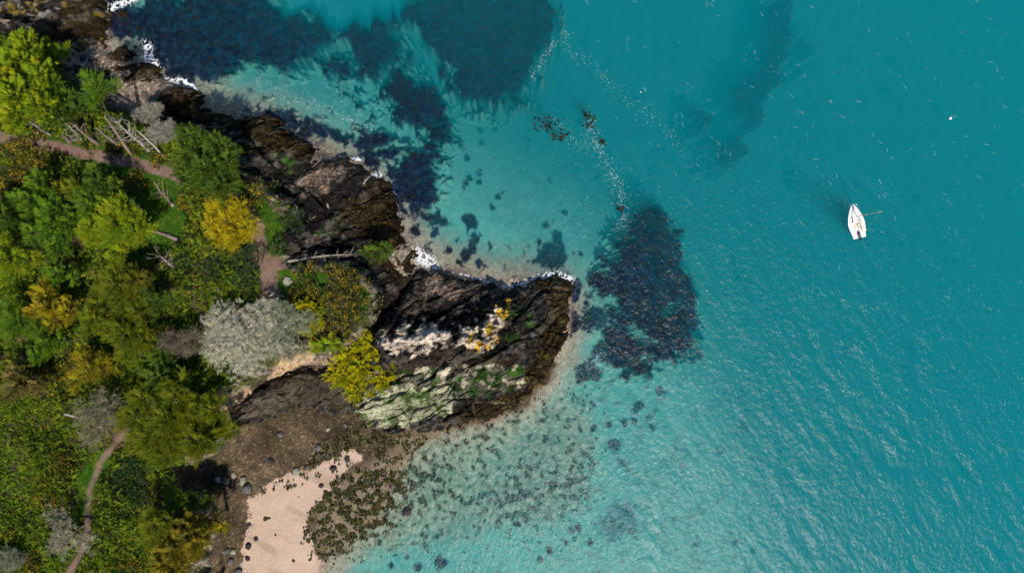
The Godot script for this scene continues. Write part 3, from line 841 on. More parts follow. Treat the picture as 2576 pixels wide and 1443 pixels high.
# ---------------------------------------------------------------- stones
func stone_mesh(seed_: int, flat: float) -> ArrayMesh:
	var n := noise(seed_, 0.9, 3)
	var st := begin()
	var rings := 7
	var seg := 11
	var v := []
	for j in rings + 1:
		var row := []
		for i in seg:
			var a := PI * j / rings
			var b := TAU * i / seg
			var d := Vector3(sin(a) * cos(b), cos(a), sin(a) * sin(b))
			var k := 1.0 + n.get_noise_3dv(d * 1.2) * 0.55 + n.get_noise_3dv(d * 3.0 + Vector3.ONE * 9.0) * 0.18
			d = d * k
			d.y *= flat
			row.append(d)
		v.append(row)
	for j in rings:
		for i in seg:
			var l := (i + 1) % seg
			if j > 0: tri(st, v[j][i], v[j][l], v[j + 1][l])
			if j < rings - 1: tri(st, v[j][i], v[j + 1][l], v[j + 1][i])
	return done(st)

func stones() -> void:
	var meshes := [stone_mesh(1, 0.55), stone_mesh(2, 0.6), stone_mesh(3, 0.5), stone_mesh(4, 0.7)]
	var mats := {"dark": grained(Color(0.065, 0.058, 0.066), 0.75, 1.2, 0.5, 4.0, 61), "pale": grained(Color(0.36, 0.35, 0.28), 0.85, 1.2, 0.6, 4.0, 63), "grey": grained(Color(0.17, 0.165, 0.155), 0.85, 1.2, 0.55, 4.0, 65)}
	for k in mats: mats[k].vertex_color_use_as_albedo = false
	var b1 := []
	var b2 := []
	var b3 := []
	var a := [[219, 129, 0.75], [224, 154, 0.6], [250, 162, 0.65], [178, 164, 0.6], [165, 169, 0.45], [187, 177, 0.85], [199, 163, 0.35], [210, 150, 0.35], [143, 165, 0.8], [219, 184, 0.6], [240, 158, 0.3], [295, 267, 0.9], [297, 248, 0.5], [315, 262, 0.7], [330, 300, 0.8]]
	for s in a:
		b1.append(boulder(meshes, mats["dark"], s, "rounded dark boulder lying on the pebble beach by the upper cove", "dark boulders on the pebble beach"))
	for s in [[714, 1089, 0.55], [876, 1066, 0.45], [831, 1076, 0.45], [808, 1121, 0.6], [753, 1181, 0.7], [780, 1172, 0.5], [577, 1376, 0.9], [592, 1404, 0.8], [598, 1378, 0.6], [622, 1204, 0.8], [633, 1222, 1.0], [580, 1201, 0.7], [600, 1190, 0.6], [545, 1324, 0.7], [560, 1200, 0.6], [570, 1432, 0.8], [610, 1430, 0.7], [590, 1440, 0.6]]:
		b2.append(boulder(meshes, mats[pick(["pale", "grey"])], s, "pale boulder among the brown gravel of the lower beach", "pale boulders on the gravel beach"))
	for s in [[635, 1366, 0.6], [633, 1396, 0.5], [678, 1298, 0.45], [686, 1297, 0.3], [654, 1348, 0.4], [638, 1312, 0.35], [816, 1216, 0.5], [846, 1173, 0.7], [786, 1402, 0.35], [746, 1403, 0.3], [693, 1154, 0.6], [703, 1338, 0.2], [880, 1150, 0.6], [1020, 1294, 0.9], [1031, 1281, 0.5]]:
		b3.append(boulder(meshes, mats["dark"], s, "dark weed-blackened stone on or beside the pink sand", "dark stones about the sandy beach"))
	boulder(meshes, mats["pale"], [722, 708, 0.75, 10.2], "pale block of stone on the grass beside the bare path", "")
	boulder(meshes, mats["pale"], [733, 709, 0.3, 10.2], "small pale stone next to the larger block on the grass", "")
	boulder(meshes, mats["grey"], [1066, 852, 0.8, 3.5], "grey boulder perched at the edge of the dark gully", "")
	single_out(b1, "dark boulder on the pebble beach", [["the black rock in the shallows", 298, 128], ["the tallest leaning trunk's crown", 255, 225], ["the bright cypress above the cove", 112, 135], ["the pale twiggy shrub tree", 378, 292]])
	single_out(b2, "pale boulder on the brown gravel", [["the pale mossy rock face", 1000, 1030], ["the olive cypress stand", 505, 1090], ["the lower edge of the beach", 600, 1443], ["the yellow-tipped conifer", 505, 1340]])
	single_out(b3, "dark stone of the sandy beach", [["the pale mossy rock face", 1000, 1030], ["the yellow-tipped conifer", 505, 1340], ["the speckled weed shallows", 1100, 1260], ["the lower end of the sand", 720, 1443]])
	# pebbles too many to count
	var peb := stone_mesh(8, 0.6)
	var xf := []
	var cols := []
	for k in 46000:
		var d := Vector2(rng.randf_range(120, 1180), rng.randf_range(100, 1440))
		var p := at(d.x, d.y, 0.6)
		var h := height(p.x, p.y)
		if h < -0.3 or get_m(m_top, p.x, p.y) > 0.2 or get_m(z["sand"], p.x, p.y) > rng.randf_range(0.3, 0.98):
			continue
		var s := rng.randf_range(0.04, 0.11) * (2.2 if rng.randf() < 0.04 else 1.0)
		xf.append(Transform3D(Basis(Vector3.UP, rng.randf() * TAU) * Basis.from_scale(Vector3(s, s, s * rng.randf_range(0.6, 1.0))), Vector3(p.x, h + s * 0.15, p.y)))
		cols.append(pebble_color() * (1.4 if p.y < 14.0 else 0.7))
	tag(many("pebbles", peb, mat(Color.WHITE, 0.8), xf, cols), "loose brown and grey pebbles covering the beaches", "pebbles", "", "stuff")

func single_out(nodes: Array, what: String, marks: Array) -> void:   # each by its rank in nearness to something one can find
	var names := ["", "second ", "third ", "fourth ", "fifth ", "sixth ", "seventh ", "eighth ", "ninth ", "tenth ", "eleventh ", "twelfth ", "thirteenth ", "fourteenth ", "fifteenth ", "sixteenth "]
	var best := {}
	for m in marks:
		var p := at(m[1], m[2])
		var by := nodes.duplicate()
		by.sort_custom(func(a, b): return Vector2(a.position.x, a.position.z).distance_to(p) < Vector2(b.position.x, b.position.z).distance_to(p))
		for k in mini(by.size(), names.size()):
			if not best.has(by[k]) or best[by[k]][0] > k:
				best[by[k]] = [k, m[0]]
	for n in nodes:
		if best.has(n): n.set_meta("label", "%s, %snearest to %s" % [what, names[best[n][0]], best[n][1]])
		else: n.set_meta("label", what + " far from the others")

func boulder(meshes: Array, m: Material, s: Array, label: String, group: String) -> MeshInstance3D:
	var p := at(s[0], s[1], s[3] if s.size() > 3 else 0.8)
	var h := height(p.x, p.y)
	if s.size() > 3 and s[3] < 5.0: h = s[3] - 0.2
	if s.size() > 3 and s[3] > 5.0:
		p = at(s[0], s[1], h)
		h = height(p.x, p.y)
	var o := obj("boulder", pick(meshes), m)
	var k: float = s[2]
	o.transform = Transform3D(Basis(Vector3.UP, rng.randf() * TAU) * Basis.from_scale(Vector3(k, k, k * rng.randf_range(0.65, 0.95))), Vector3(p.x, h + k * 0.18, p.y))
	tag(o, label, "boulder", group)
	return o

# ---------------------------------------------------------------- living trees
func spray_mesh(pairs: int, len_: float, blade: float, wide: float, seed_: int) -> ArrayMesh:
	var r := RandomNumberGenerator.new()
	r.seed = seed_
	var st := begin()
	for k in pairs + 1:
		var t := (k + 0.6) / (pairs + 1)
		var c := Vector3(r.randf_range(-0.03, 0.03), 0.16 * sin(t * 2.6) * len_, t * len_)
		for s in ([-1.0, 1.0] if k < pairs else [0.0]):
			var yaw: float = s * r.randf_range(0.45, 1.0)
			var l := blade * (1.15 - 0.75 * t) * r.randf_range(0.75, 1.25)
			var d := Vector3(sin(yaw), r.randf_range(-0.15, 0.55), cos(yaw)).normalized()
			var w := d.cross(Vector3.UP).normalized().rotated(d, r.randf_range(-0.9, 0.9)) * wide * r.randf_range(0.7, 1.2)
			var mid := c + d * l * 0.45 + Vector3.UP * 0.02
			tri(st, c, mid - w, mid + w)
			tri(st, mid + w, mid - w, c + d * l)
	return done(st)

func tuft_mesh(n: int, size: float, wide: float, seed_: int) -> ArrayMesh:
	var r := RandomNumberGenerator.new()
	r.seed = seed_
	var st := begin()
	for k in n:
		var d := Vector3(r.randfn(0, 1), absf(r.randfn(0, 0.8)) + 0.1, r.randfn(0, 1)).normalized()
		var c := d * size * r.randf_range(0.1, 0.9)
		var w := d.cross(Vector3(r.randf() - 0.5, r.randf() - 0.5, r.randf() - 0.5)).normalized() * wide
		var u := w.cross(d).normalized() * wide * 1.3
		tri(st, c - w, c + u, c + w)
		tri(st, c + w, c - u * 0.6, c - w)
	return done(st)

func facing(d: Vector3, roll: float) -> Basis:
	var f := d.normalized()
	var s := Vector3.UP.cross(f)
	s = Vector3.RIGHT if s.length() < 0.05 else s.normalized()
	return Basis(s, f.cross(s), f) * Basis(Vector3(0, 0, 1), roll)

# a crown of limbs with sprays: list of limbs [base, tip]
func limbs_of(rad: float, tall: float, n: int, style: String) -> Array:
	var out := []
	var heads := [[Vector2.ZERO, 0.62]]
	var nh := clampi(int(rad * 0.85), 2, 6)
	if style == "round": nh = 8
	for k in nh:
		var a := k * TAU / nh + rng.randf_range(-0.5, 0.5)
		heads.append([Vector2(cos(a), sin(a)) * rad * (rng.randf_range(0.42, 0.72) if style != "round" else rng.randf_range(0.5, 0.62)), rng.randf_range(0.3, 0.5) if style != "round" else 0.46])
	for hd in heads:
		var c: Vector2 = hd[0]
		var hr: float = hd[1] * rad
		var far := c.length() / rad
		var hy := tall * (1.0 - pow(far, 1.6) * (0.7 if style == "cone" else 0.5)) * rng.randf_range(0.85, 1.05)
		var m := maxi(5, int(n * hd[1] * hd[1] * 1.15))
		var ph := rng.randf() * TAU
		for k in m:
			var t := sqrt((k + 0.5) / m)
			var a := ph + k * 2.39996 + rng.randf_range(-0.5, 0.5)
			var rr := hr * t * rng.randf_range(0.6, 1.25)
			var y := hy - hr * pow(t, 1.5) * 0.7 + rng.randf_range(-0.3, 0.3)
			var tip := Vector3(c.x + cos(a) * rr, y, c.y + sin(a) * rr)
			out.append([Vector3(c.x + cos(a) * rr * 0.2, y - hr * (0.3 + t * 0.2), c.y + sin(a) * rr * 0.2), tip])
	return out

func trunk_tube(st: SurfaceTool, a: Vector3, b: Vector3, r0: float, r1: float, bend := 0.3, seg := 5, sides := 7) -> void:
	var pts := []
	var rad := []
	var off := Vector3(rng.randfn(0, bend), 0, rng.randfn(0, bend))
	for i in seg + 1:
		var t := float(i) / seg
		pts.append(a.lerp(b, t) + off * sin(t * PI) + Vector3(rng.randfn(0, 0.04), 0, rng.randfn(0, 0.04)))
		rad.append(lerpf(r0, r1, t))
	tube(st, pts, rad, sides)

func living(called: String, label: String, category: String, group: String, d: Array, style: String, cols: Array, density := 1.0, fine := 1.0) -> void:
	# d: crown middle (dx, dy), crown radius in outline units, tree height, optional base (dx, dy)
	var tall: float = d[3]
	var rad: float = d[2] * U * (1.12 if d[0] < 480 else 0.98)
	var gh := 9.0
	var p := Vector2.ZERO
	var bp := Vector2.ZERO
	var shift := Vector2(rng.randfn(0, 0.3), 0.4)
	for k in 3:
		p = at(d[0], d[1], gh + tall * 0.75)
		bp = at(d[4], d[5], gh) if d.size() > 5 else p + shift
		gh = height(bp.x, bp.y)
	var root := thing(called, Vector3(bp.x, gh, bp.y), label, category, group)
	var off := Vector3(p.x - bp.x, 0, p.y - bp.y)
	var crown_h := minf(tall * 0.72, rad * 1.2)
	var top := off + Vector3(0, tall - crown_h, 0)
	var lim := limbs_of(rad, crown_h, int(clampf(rad * rad * 2.7 / (fine * fine * fine), 14, 140)), "round" if fine < 1.0 else "dome")
	var bark := begin()
	trunk_tube(bark, Vector3(0, -0.6, 0), top + Vector3(0, crown_h * 0.75, 0), 0.14 + rad * 0.035, 0.05)
	var xf := []
	var cc := []
	var mean := clampf(rad * 0.24, 0.52, 0.82) * fine
	for l in lim:
		var a: Vector3 = top + l[0]
		var b: Vector3 = top + l[1]
		tube(bark, [top * 0.9 + Vector3(0, l[0].y * 0.8, 0), a, b], [0.07, 0.05, 0.02], 4)
		var tint: Color = pick(cols)
		var dir := (b - a).normalized()
		var flat := Vector3(dir.x, clampf(dir.y, -0.2, 0.3), dir.z).normalized()
		var len_ := a.distance_to(b)
		var n := maxi(3, int(len_ * 2.6 * density))
		for k in n + 1:
			var t := 0.15 + 0.85 * k / n
			var c := a.lerp(b, t) + Vector3(0, 0.12 * sin(t * 3.0), 0)
			var sides: Array = [-1.0, 1.0] if k < n else [0.0, -0.5, 0.5]
			for s in sides:
				var dd := flat.rotated(Vector3.UP, float(s) * rng.randf_range(0.5, 1.0))
				dd.y += rng.randf_range(-0.1, 0.28)
				var sc := (1.2 - 0.55 * t) * mean * rng.randf_range(0.75, 1.15)
				xf.append(Transform3D(facing(dd, rng.randfn(0, 0.25)) * Basis.from_scale(Vector3.ONE * sc), c))
				cc.append(vary(tint if rng.randf() < 0.85 else pick(cols), 0.25))
		for k in int(n * 1.2):
			var c := a.lerp(b, rng.randf()) + Vector3(rng.randfn(0, 0.4), -rng.randf_range(0.2, 0.9), rng.randfn(0, 0.4))
			xf.append(Transform3D(facing(flat.rotated(Vector3.UP, rng.randfn(0, 1.0)), rng.randfn(0, 0.4)) * Basis.from_scale(Vector3.ONE * mean * rng.randf_range(0.6, 1.0)), c))
			cc.append(vary(pick(cols), 0.3))
	obj("trunk", done(bark), z["bark"], root)
	many("crown", z["spray"] if style != "needle" else z["needle"], z["leaf"], xf, cc, root)

func bush(called: String, label: String, d: Array, leaf: Array, flower: float, group: String, h := 11.0) -> void:
	var rad: float = d[2] * U * 0.9
	var tall := clampf(rad * 0.8, 0.7, 1.9)
	var gh := h
	var p := Vector2.ZERO
	for k in 3:
		p = at(d[0], d[1], gh + tall * 0.5)
		gh = height(p.x, p.y)
	var root := thing(called, Vector3(p.x, gh, p.y), label, "bush", group)
	var st := begin()
	for k in 7:
		var a := TAU * k / 7.0
		trunk_tube(st, Vector3(cos(a) * 0.1, -0.3, sin(a) * 0.1), Vector3(cos(a) * rad * 0.6, tall * 0.7, sin(a) * rad * 0.6), 0.05, 0.015, 0.1, 3, 4)
	obj("stems", done(st), z["bark"], root)
	var xf := []
	var cc := []
	var fx := []
	var fc := []
	var ph := rng.randf() * 100.0
	for k in int(rad * rad * 60 + 20):
		var a := rng.randf() * TAU
		var t := sqrt(rng.randf())
		var rr := rad * t * (1.0 + 0.25 * sin(a * 3.0 + ph) + 0.15 * sin(a * 7.0 + ph))
		var y := tall * sqrt(maxf(0.05, 1.0 - t * t * 0.9)) * (0.8 + 0.35 * nB.get_noise_2d(cos(a) * rr * 5.0 + ph, sin(a) * rr * 5.0))
		var c := Vector3(cos(a) * rr, y, sin(a) * rr)
		var dd := Vector3(cos(a) * t + rng.randfn(0, 0.4), 0.5 + rng.randf(), sin(a) * t + rng.randfn(0, 0.4))
		xf.append(Transform3D(facing(dd, rng.randf() * TAU) * Basis.from_scale(Vector3.ONE * rng.randf_range(0.3, 0.55)), c - dd.normalized() * 0.25))
		cc.append(vary(pick(leaf), 0.35))
		if rng.randf() < flower * smooth(-0.02, 0.14, nB.get_noise_2d(c.x * 4.5 + ph, c.z * 4.5)) + 0.03 * flower:
			fx.append(Transform3D(Basis(Vector3.UP, rng.randf() * TAU) * Basis.from_scale(Vector3.ONE * rng.randf_range(0.7, 1.2)), c + Vector3.UP * 0.06))
			fc.append(vary(pick([Color(0.62, 0.40, 0.008), Color(0.70, 0.48, 0.01), Color(0.52, 0.31, 0.01)]), 0.2))
	many("foliage", z["spray"], z["leaf"], xf, cc, root)
	if fx.size():
		many("blossom", z["blossom"], z["petal"], fx, fc, root)

func woods() -> void:
	z["bark"] = mat(Color(0.13, 0.10, 0.08), 0.95, false)
	z["bark"].albedo_texture = noise_tex(noise(81, 0.05, 4), 256, 0.5, 1.0)
	z["bark"].uv1_triplanar = true
	z["bark"].uv1_scale = Vector3.ONE * 0.8
	var leaf := mat(Color.WHITE, 0.7)
	leaf.backlight_enabled = true
	leaf.backlight = Color(0.4, 0.45, 0.12)
	z["leaf"] = leaf
	z["petal"] = mat(Color.WHITE, 0.7)
	z["spray"] = spray_mesh(7, 1.35, 0.52, 0.075, 5)
	z["needle"] = spray_mesh(9, 1.6, 0.36, 0.06, 6)
	z["blossom"] = tuft_mesh(8, 0.13, 0.045, 7)
	z["twig"] = twig_mesh(15, 1.1, 0.016, 8)
	var bright := [Color(0.151, 0.231, 0.008), Color(0.203, 0.263, 0.008), Color(0.112, 0.194, 0.0096), Color(0.249, 0.275, 0.008)]
	var green := [Color(0.0788, 0.156, 0.0096), Color(0.105, 0.181, 0.0096), Color(0.0591, 0.125, 0.0112)]
	var dark := [Color(0.0441, 0.084, 0.0112), Color(0.063, 0.108, 0.0128), Color(0.0819, 0.126, 0.0112)]
	var olive := [Color(0.116, 0.143, 0.008), Color(0.157, 0.176, 0.008), Color(0.0887, 0.117, 0.0096)]
	var yellow := [Color(0.485, 0.374, 0.008), Color(0.381, 0.308, 0.008), Color(0.254, 0.231, 0.0096)]
	var gold := [Color(0.29, 0.245, 0.010), Color(0.34, 0.29, 0.010), Color(0.202, 0.156, 0.012), Color(0.113, 0.108, 0.012)]
	var lime := [Color(0.326, 0.299, 0.0048), Color(0.411, 0.356, 0.0048), Color(0.217, 0.241, 0.008)]
	var tan_ := [Color(0.15, 0.12, 0.035), Color(0.10, 0.10, 0.02), Color(0.19, 0.14, 0.04)]
	var L := [
		["bright yellow-green cypress at the corner of the upper cliff", [48, 150, 72, 9.0], bright], ["tallest bright cypress against the left edge of the wood", [40, 245, 85, 11.0], bright],
		["bright cypress overhanging the dark cliff above the pebble cove", [112, 135, 48, 7.5], bright], ["mid-green cypress behind the bright trees above the pebble cove", [120, 225, 55, 8.0], green],
		["dark-topped cypress with yellowing tips above the row of dead trunks", [152, 285, 48, 8.0], dark], ["narrow green cypress beside the yellow-tipped one on the cliff", [190, 268, 30, 6.0], green],
		["round green crown on the tallest leaning trunk over the pebbles", [255, 225, 44, 9.0, 330, 388], green], ["small bright cypress at the left end of the footpath", [0, 318, 34, 6.0], bright],
		["slim green sapling top beside the footpath bend", [45, 330, 22, 4.5], bright],
		["broad dark feathery pine beside the end of the upper path", [525, 425, 92, 8.0], dark], ["dark pine crown leaning over the cliff above the weed-draped rock", [485, 345, 48, 6.5], dark], ["low dark pine on the cliff edge behind the broad feathery pine", [575, 440, 45, 5.0], dark],
		["grey-green pine just below the upper path", [258, 462, 46, 8.5], dark], ["pale-limbed pine between the path and the bright clearing tree", [195, 482, 42, 8.0], olive], ["vivid green cypress at the edge of the grass clearing", [290, 565, 78, 10.0], bright], ["smaller vivid cypress above the clearing tree", [230, 520, 50, 9.0], green],
		["deep green cypress among the gorse near the left edge", [88, 500, 58, 9.0], green], ["green cypress with drooping limbs beside the gorse wood", [135, 570, 62, 9.5], green], ["dark cypress at the left edge below the gorse", [25, 545, 58, 8.5], dark],
		["bright cypress at the left edge halfway down the wood", [28, 655, 62, 10.0], bright], ["shadowed green cypress beside the bright edge tree", [115, 625, 42, 8.0], dark], ["green fan-shaped cypress in the shaded hollow", [155, 690, 36, 7.0], green],
		["olive pine in the middle of the wood", [298, 720, 58, 8.5], olive], ["yellowish pine beside the star-shaped dead stump", [350, 705, 44, 7.5], [Color(0.12, 0.13, 0.012), Color(0.16, 0.15, 0.012), Color(0.07, 0.08, 0.014)]], ["small dark pine near the grey lichen tree", [395, 760, 45, 7.0], dark],
		["golden-needled pine standing out in the left wood", [122, 770, 58, 8.5], gold], ["fresh green pine below the golden one", [48, 810, 56, 8.5], green], ["star-shaped green pine right of the golden one", [245, 805, 48, 9.0], olive], ["wide green pine left of the dark hollow", [325, 845, 66, 9.5], olive], ["dim green pine at the lower rim of the dark hollow", [320, 770, 45, 7.5], olive], ["dark pine tucked behind the grey lichen tree", [405, 950, 58, 8.0], dark],
		["yellow-limbed pine above the large olive cypress", [230, 930, 52, 8.0], gold], ["brown-green star-shaped pine at the left edge", [45, 970, 50, 7.0], tan_], ["green pine between the two yellow trees at the left", [120, 860, 50, 7.5], green],
		["huge spreading olive cypress above the gravel beach", [420, 1055, 110, 10.5], olive], ["right-hand half of the olive cypress stand over the gravel", [505, 1090, 70, 9.5], olive], ["lower bough of the olive stand hanging over the path", [400, 1110, 60, 8.5], olive],
		["dark conifer with brown tips, topmost of the beach-side trio", [440, 1265, 48, 9.0], dark], ["brown-tipped conifer beside the gravel, right one of the trio", [490, 1262, 42, 8.0], dark], ["yellow-tipped conifer at the gravel's edge", [505, 1340, 42, 8.0], gold], ["broad yellow-olive conifer at the lower edge of the wood", [440, 1385, 78, 8.5], [Color(0.17, 0.14, 0.012), Color(0.22, 0.16, 0.012), Color(0.10, 0.10, 0.014)]], ["olive conifer on the inland side of the beach trio", [400, 1315, 50, 8.0], olive],
		["dense yellow tree at the edge of the clearing by the path", [572, 556, 66, 5.0], yellow], ["dense lime-yellow tree at the foot of the headland", [912, 930, 92, 4.5], lime], ["dark green crown of the trunk leaning over the rock slabs", [940, 632, 46, 3.0, 735, 660], dark], ["lime-green tree between the grey lichen tree and the headland bushes", [770, 800, 45, 3.5], lime], ["low green tree above the sandy bluff", [820, 870, 42, 3.0], bright]]
	for t in L:
		living("conifer", t[0], "tree", "conifers of the clifftop wood", t[1], "needle" if rng.randf() < 0.3 or t[2] == olive else "spray", t[2], 1.5 if t[2] == olive else 1.1, 0.72 if t[2] == lime or t[2] == yellow else 1.0)
	# gorse in flower
	var gl := [Color(0.045, 0.06, 0.012), Color(0.065, 0.07, 0.014), Color(0.085, 0.08, 0.03)]
	for g in [[40, 378, 34, "flowering gorse at the left end of the upper path"], [68, 392, 36, "brightest gorse thicket below the upper path"], [100, 408, 34, "gorse bush right of the brightest thicket below the path"], [150, 402, 22, "small gorse beside the upper path below the dead trunks"], [25, 470, 42, "gorse thicket on the left edge below the path"], [60, 450, 40, "sparse gorse in the middle of the left thicket"], [130, 460, 36, "gorse clump right of the left thicket"], [345, 452, 26, "gorse bush at the top of the grass clearing"], [460, 500, 18, "gorse sprig at the right of the clearing"], [465, 525, 14, "lowest gorse sprig at the right of the clearing"], [100, 335, 20, "gorse at the foot of the dead trunks, leftmost"], [220, 360, 20, "gorse between the dead trunks above the path"], [285, 372, 22, "gorse under the tallest leaning trunk"], [345, 372, 22, "gorse beneath the silver dead branches"], [398, 400, 24, "gorse at the foot of the last dead trunk"], [645, 490, 34, "gorse on the cliff edge beside the yellow tree"], [665, 470, 22, "small gorse on the cliff rim"], [150, 1165, 44, "bright gorse bush in the lower bramble slope"], [105, 1200, 30, "gorse tuft left of the bright lower gorse"], [150, 1185, 28, "gorse spray below the bright lower gorse"], [135, 950, 40, "orange gorse by the yellow-limbed pine"], [235, 890, 40, "orange gorse beneath the green pines"], [190, 910, 34, "golden gorse left of the orange one"], [85, 1425, 34, "gorse at the lower edge, left of the path"], [30, 1345, 22, "gorse near the bare pale tree"], [300, 1412, 24, "gorse sprig on the brambles near the lower edge"], [345, 1420, 20, "last gorse sprig by the yellow-olive conifer"], [125, 1260, 34, "faded gorse above the bare pale tree"], [770, 690, 32, "gorse at the head of the headland meadow"], [800, 745, 34, "gorse in the middle of the headland meadow"], [745, 745, 26, "gorse beside the bare path on the headland"], [850, 690, 34, "greyish gorse on the headland's upper edge"], [890, 720, 36, "gorse along the headland's cliff rim"], [905, 770, 34, "yellow gorse at the cliff rim above the gully"], [880, 800, 30, "gorse below the rim, near the brown log"], [820, 825, 34, "orange gorse near the grey lichen tree"], [850, 755, 36, "broad greyish gorse at the heart of the headland"], [870, 845, 26, "gorse beside the brown fallen log"], [965, 860, 26, "gorse clump at the top of the headland rock"], [495, 570, 18, "gorse tuft beside the yellow tree"]]:
		bush("gorse_bush", g[3], g, gl, 1.1 if g[1] < 480 and g[0] < 300 else 0.75, "gorse in flower", 10.5)
	for g in [[310, 1215, 46, "blue-green shrub right of the lower path"], [295, 1260, 34, "blue-green shrub below the larger one by the path"], [270, 1310, 30, "bright green shrub hanging over the lower path"], [350, 1250, 40, "dull green shrub behind the beach trio"], [330, 1170, 36, "dark shrub under the olive cypress"], [640, 640, 30, "dark shrub left of the bare path"], [600, 640, 40, "dim shrub beneath the yellow tree"], [620, 700, 34, "shrub above the grey lichen tree"], [460, 660, 34, "brown twiggy shrub by the star-shaped stump"], [540, 680, 40, "grey-brown shrub above the grey lichen tree"], [700, 620, 26, "grey-green shrub on the cliff rim"], [735, 560, 30, "heathery shrub on the cliff rim by the grass"]]:
		bush("shrub", g[3], g, [Color(0.03, 0.07, 0.025), Color(0.04, 0.08, 0.02), Color(0.05, 0.06, 0.03)], 0.0, "shrubs of the clifftop", 10.8)
	# bare and lichen-grown trees
	grey_tree("large silver-grey lichen-covered tree in the middle of the headland", [612, 850, 108, 7.0], 26, 80, Color(0.48, 0.47, 0.36))
	grey_tree("smaller grey-green lichen tree right of the silver one", [712, 815, 66, 5.0], 14, 60, Color(0.27, 0.30, 0.20))
	grey_tree("lowest limb of lichen tree above the sandy bluff", [700, 880, 50, 4.0], 10, 45, Color(0.27, 0.28, 0.19))
	grey_tree("brown leafless tree in the dark hollow left of the silver one", [450, 860, 50, 6.0], 12, 45, Color(0.17, 0.14, 0.10))
	grey_tree("bare pale-branched tree beside the lower path", [165, 1350, 66, 6.5], 22, 14, Color(0.36, 0.34, 0.24))
	grey_tree("half-dead grey-limbed tree above the lower path", [250, 1045, 78, 7.0], 22, 30, Color(0.24, 0.23, 0.14))
	grey_tree("pale twiggy shrub tree at the right of the dead trunks", [378, 292, 34, 6.0], 8, 40, Color(0.30, 0.29, 0.24))
	grey_tree("silver dead thicket on the cliff below the twiggy shrub tree", [410, 330, 38, 3.5], 10, 40, Color(0.27, 0.26, 0.22))
	grey_tree("grey twig mass at the left edge among the gorse", [30, 535, 40, 6.0], 8, 30, Color(0.25, 0.23, 0.19))
	grey_tree("grey lichen bush at the lower left corner", [20, 1410, 46, 3.0], 10, 50, Color(0.24, 0.25, 0.17))

func twig_mesh(n: int, len_: float, wide: float, seed_: int) -> ArrayMesh:
	var r := RandomNumberGenerator.new()
	r.seed = seed_
	var st := begin()
	for k in n:
		var t := r.randf()
		var c := Vector3(0, 0.1 * t, t * len_ * 0.7)
		var d := Vector3(r.randfn(0, 0.7), r.randf_range(-0.2, 0.6), r.randf_range(0.2, 1.0)).normalized()
		var l := r.randf_range(0.25, 0.55)
		var s := d.cross(Vector3.UP).normalized() * wide
		var e := c + d * l
		tri(st, c - s, e, c + s)
		var u := d.cross(s).normalized() * wide
		tri(st, c - u, e, c + u)
		var b := c + d * l * 0.5
		var d2 := d.rotated(Vector3.UP, r.randf_range(-1.1, 1.1))
		tri(st, b - s * 0.8, b + d2 * l * 0.6, b + s * 0.8)
	return done(st)

func grey_tree(label: String, d: Array, n: int, per: int, c: Color) -> void:
	var tall: float = d[3]
	var rad: float = d[2] * U * 0.9
	var gh := 9.0
	var p := Vector2.ZERO
	for k in 3:
		p = at(d[0], d[1], gh + tall * 0.75)
		gh = height(p.x, p.y)
	var root := thing("bare_tree", Vector3(p.x, gh, p.y), label, "tree", "leafless trees of the clifftop")
	var crown_h := minf(tall * 0.75, rad)
	var y0 := tall - crown_h
	var st := begin()
	trunk_tube(st, Vector3(0, -0.5, 0), Vector3(0, y0 + crown_h * 0.4, 0), 0.2 + rad * 0.02, 0.1)
	var xf := []
	var cc := []
	for l in limbs_of(rad, crown_h, n, "dome"):
		var a := Vector3(0, y0 + crown_h * 0.1, 0)
		var b: Vector3 = l[0] + Vector3(0, y0, 0)
		var e: Vector3 = l[1] + Vector3(0, y0, 0)
		tube(st, [a, b, b.lerp(e, 0.6) + Vector3(rng.randfn(0, 0.2), 0.1, rng.randfn(0, 0.2)), e], [0.10, 0.075, 0.045, 0.02], 5)
		for k in 5:
			var q := b.lerp(e, rng.randf_range(0.15, 0.9))
			var dd := (e - b).normalized().rotated(Vector3.UP, rng.randf_range(-1.1, 1.1)) * rad * rng.randf_range(0.15, 0.35)
			dd.y += rng.randf_range(-0.1, 0.6)
			tube(st, [q, q + dd * 0.5 + Vector3(rng.randfn(0, 0.08), 0.05, rng.randfn(0, 0.08)), q + dd], [0.035, 0.024, 0.01], 4)
		var dir := (e - b).normalized()
		for k in per:
			var t := rng.randf_range(0.1, 1.1)
			var q := b.lerp(e, t) + Vector3(rng.randfn(0, 0.16), rng.randfn(0, 0.08) + 0.05, rng.randfn(0, 0.16)) * rad * 0.8
			var dd := dir.rotated(Vector3.UP, rng.randfn(0, 0.8))
			dd.y = rng.randf_range(-0.2, 0.7)
			xf.append(Transform3D(facing(dd, rng.randf() * TAU) * Basis.from_scale(Vector3.ONE * rng.randf_range(0.6, 1.2)), q))
			cc.append(vary(c, 0.25))
	var bm: StandardMaterial3D = z["bark"].duplicate()
	bm.albedo_color = (c * 1.1).linear_to_srgb()
	obj("trunk", done(st), bm, root)
	many("twigs", z["twig"], z["petal"], xf, cc, root)

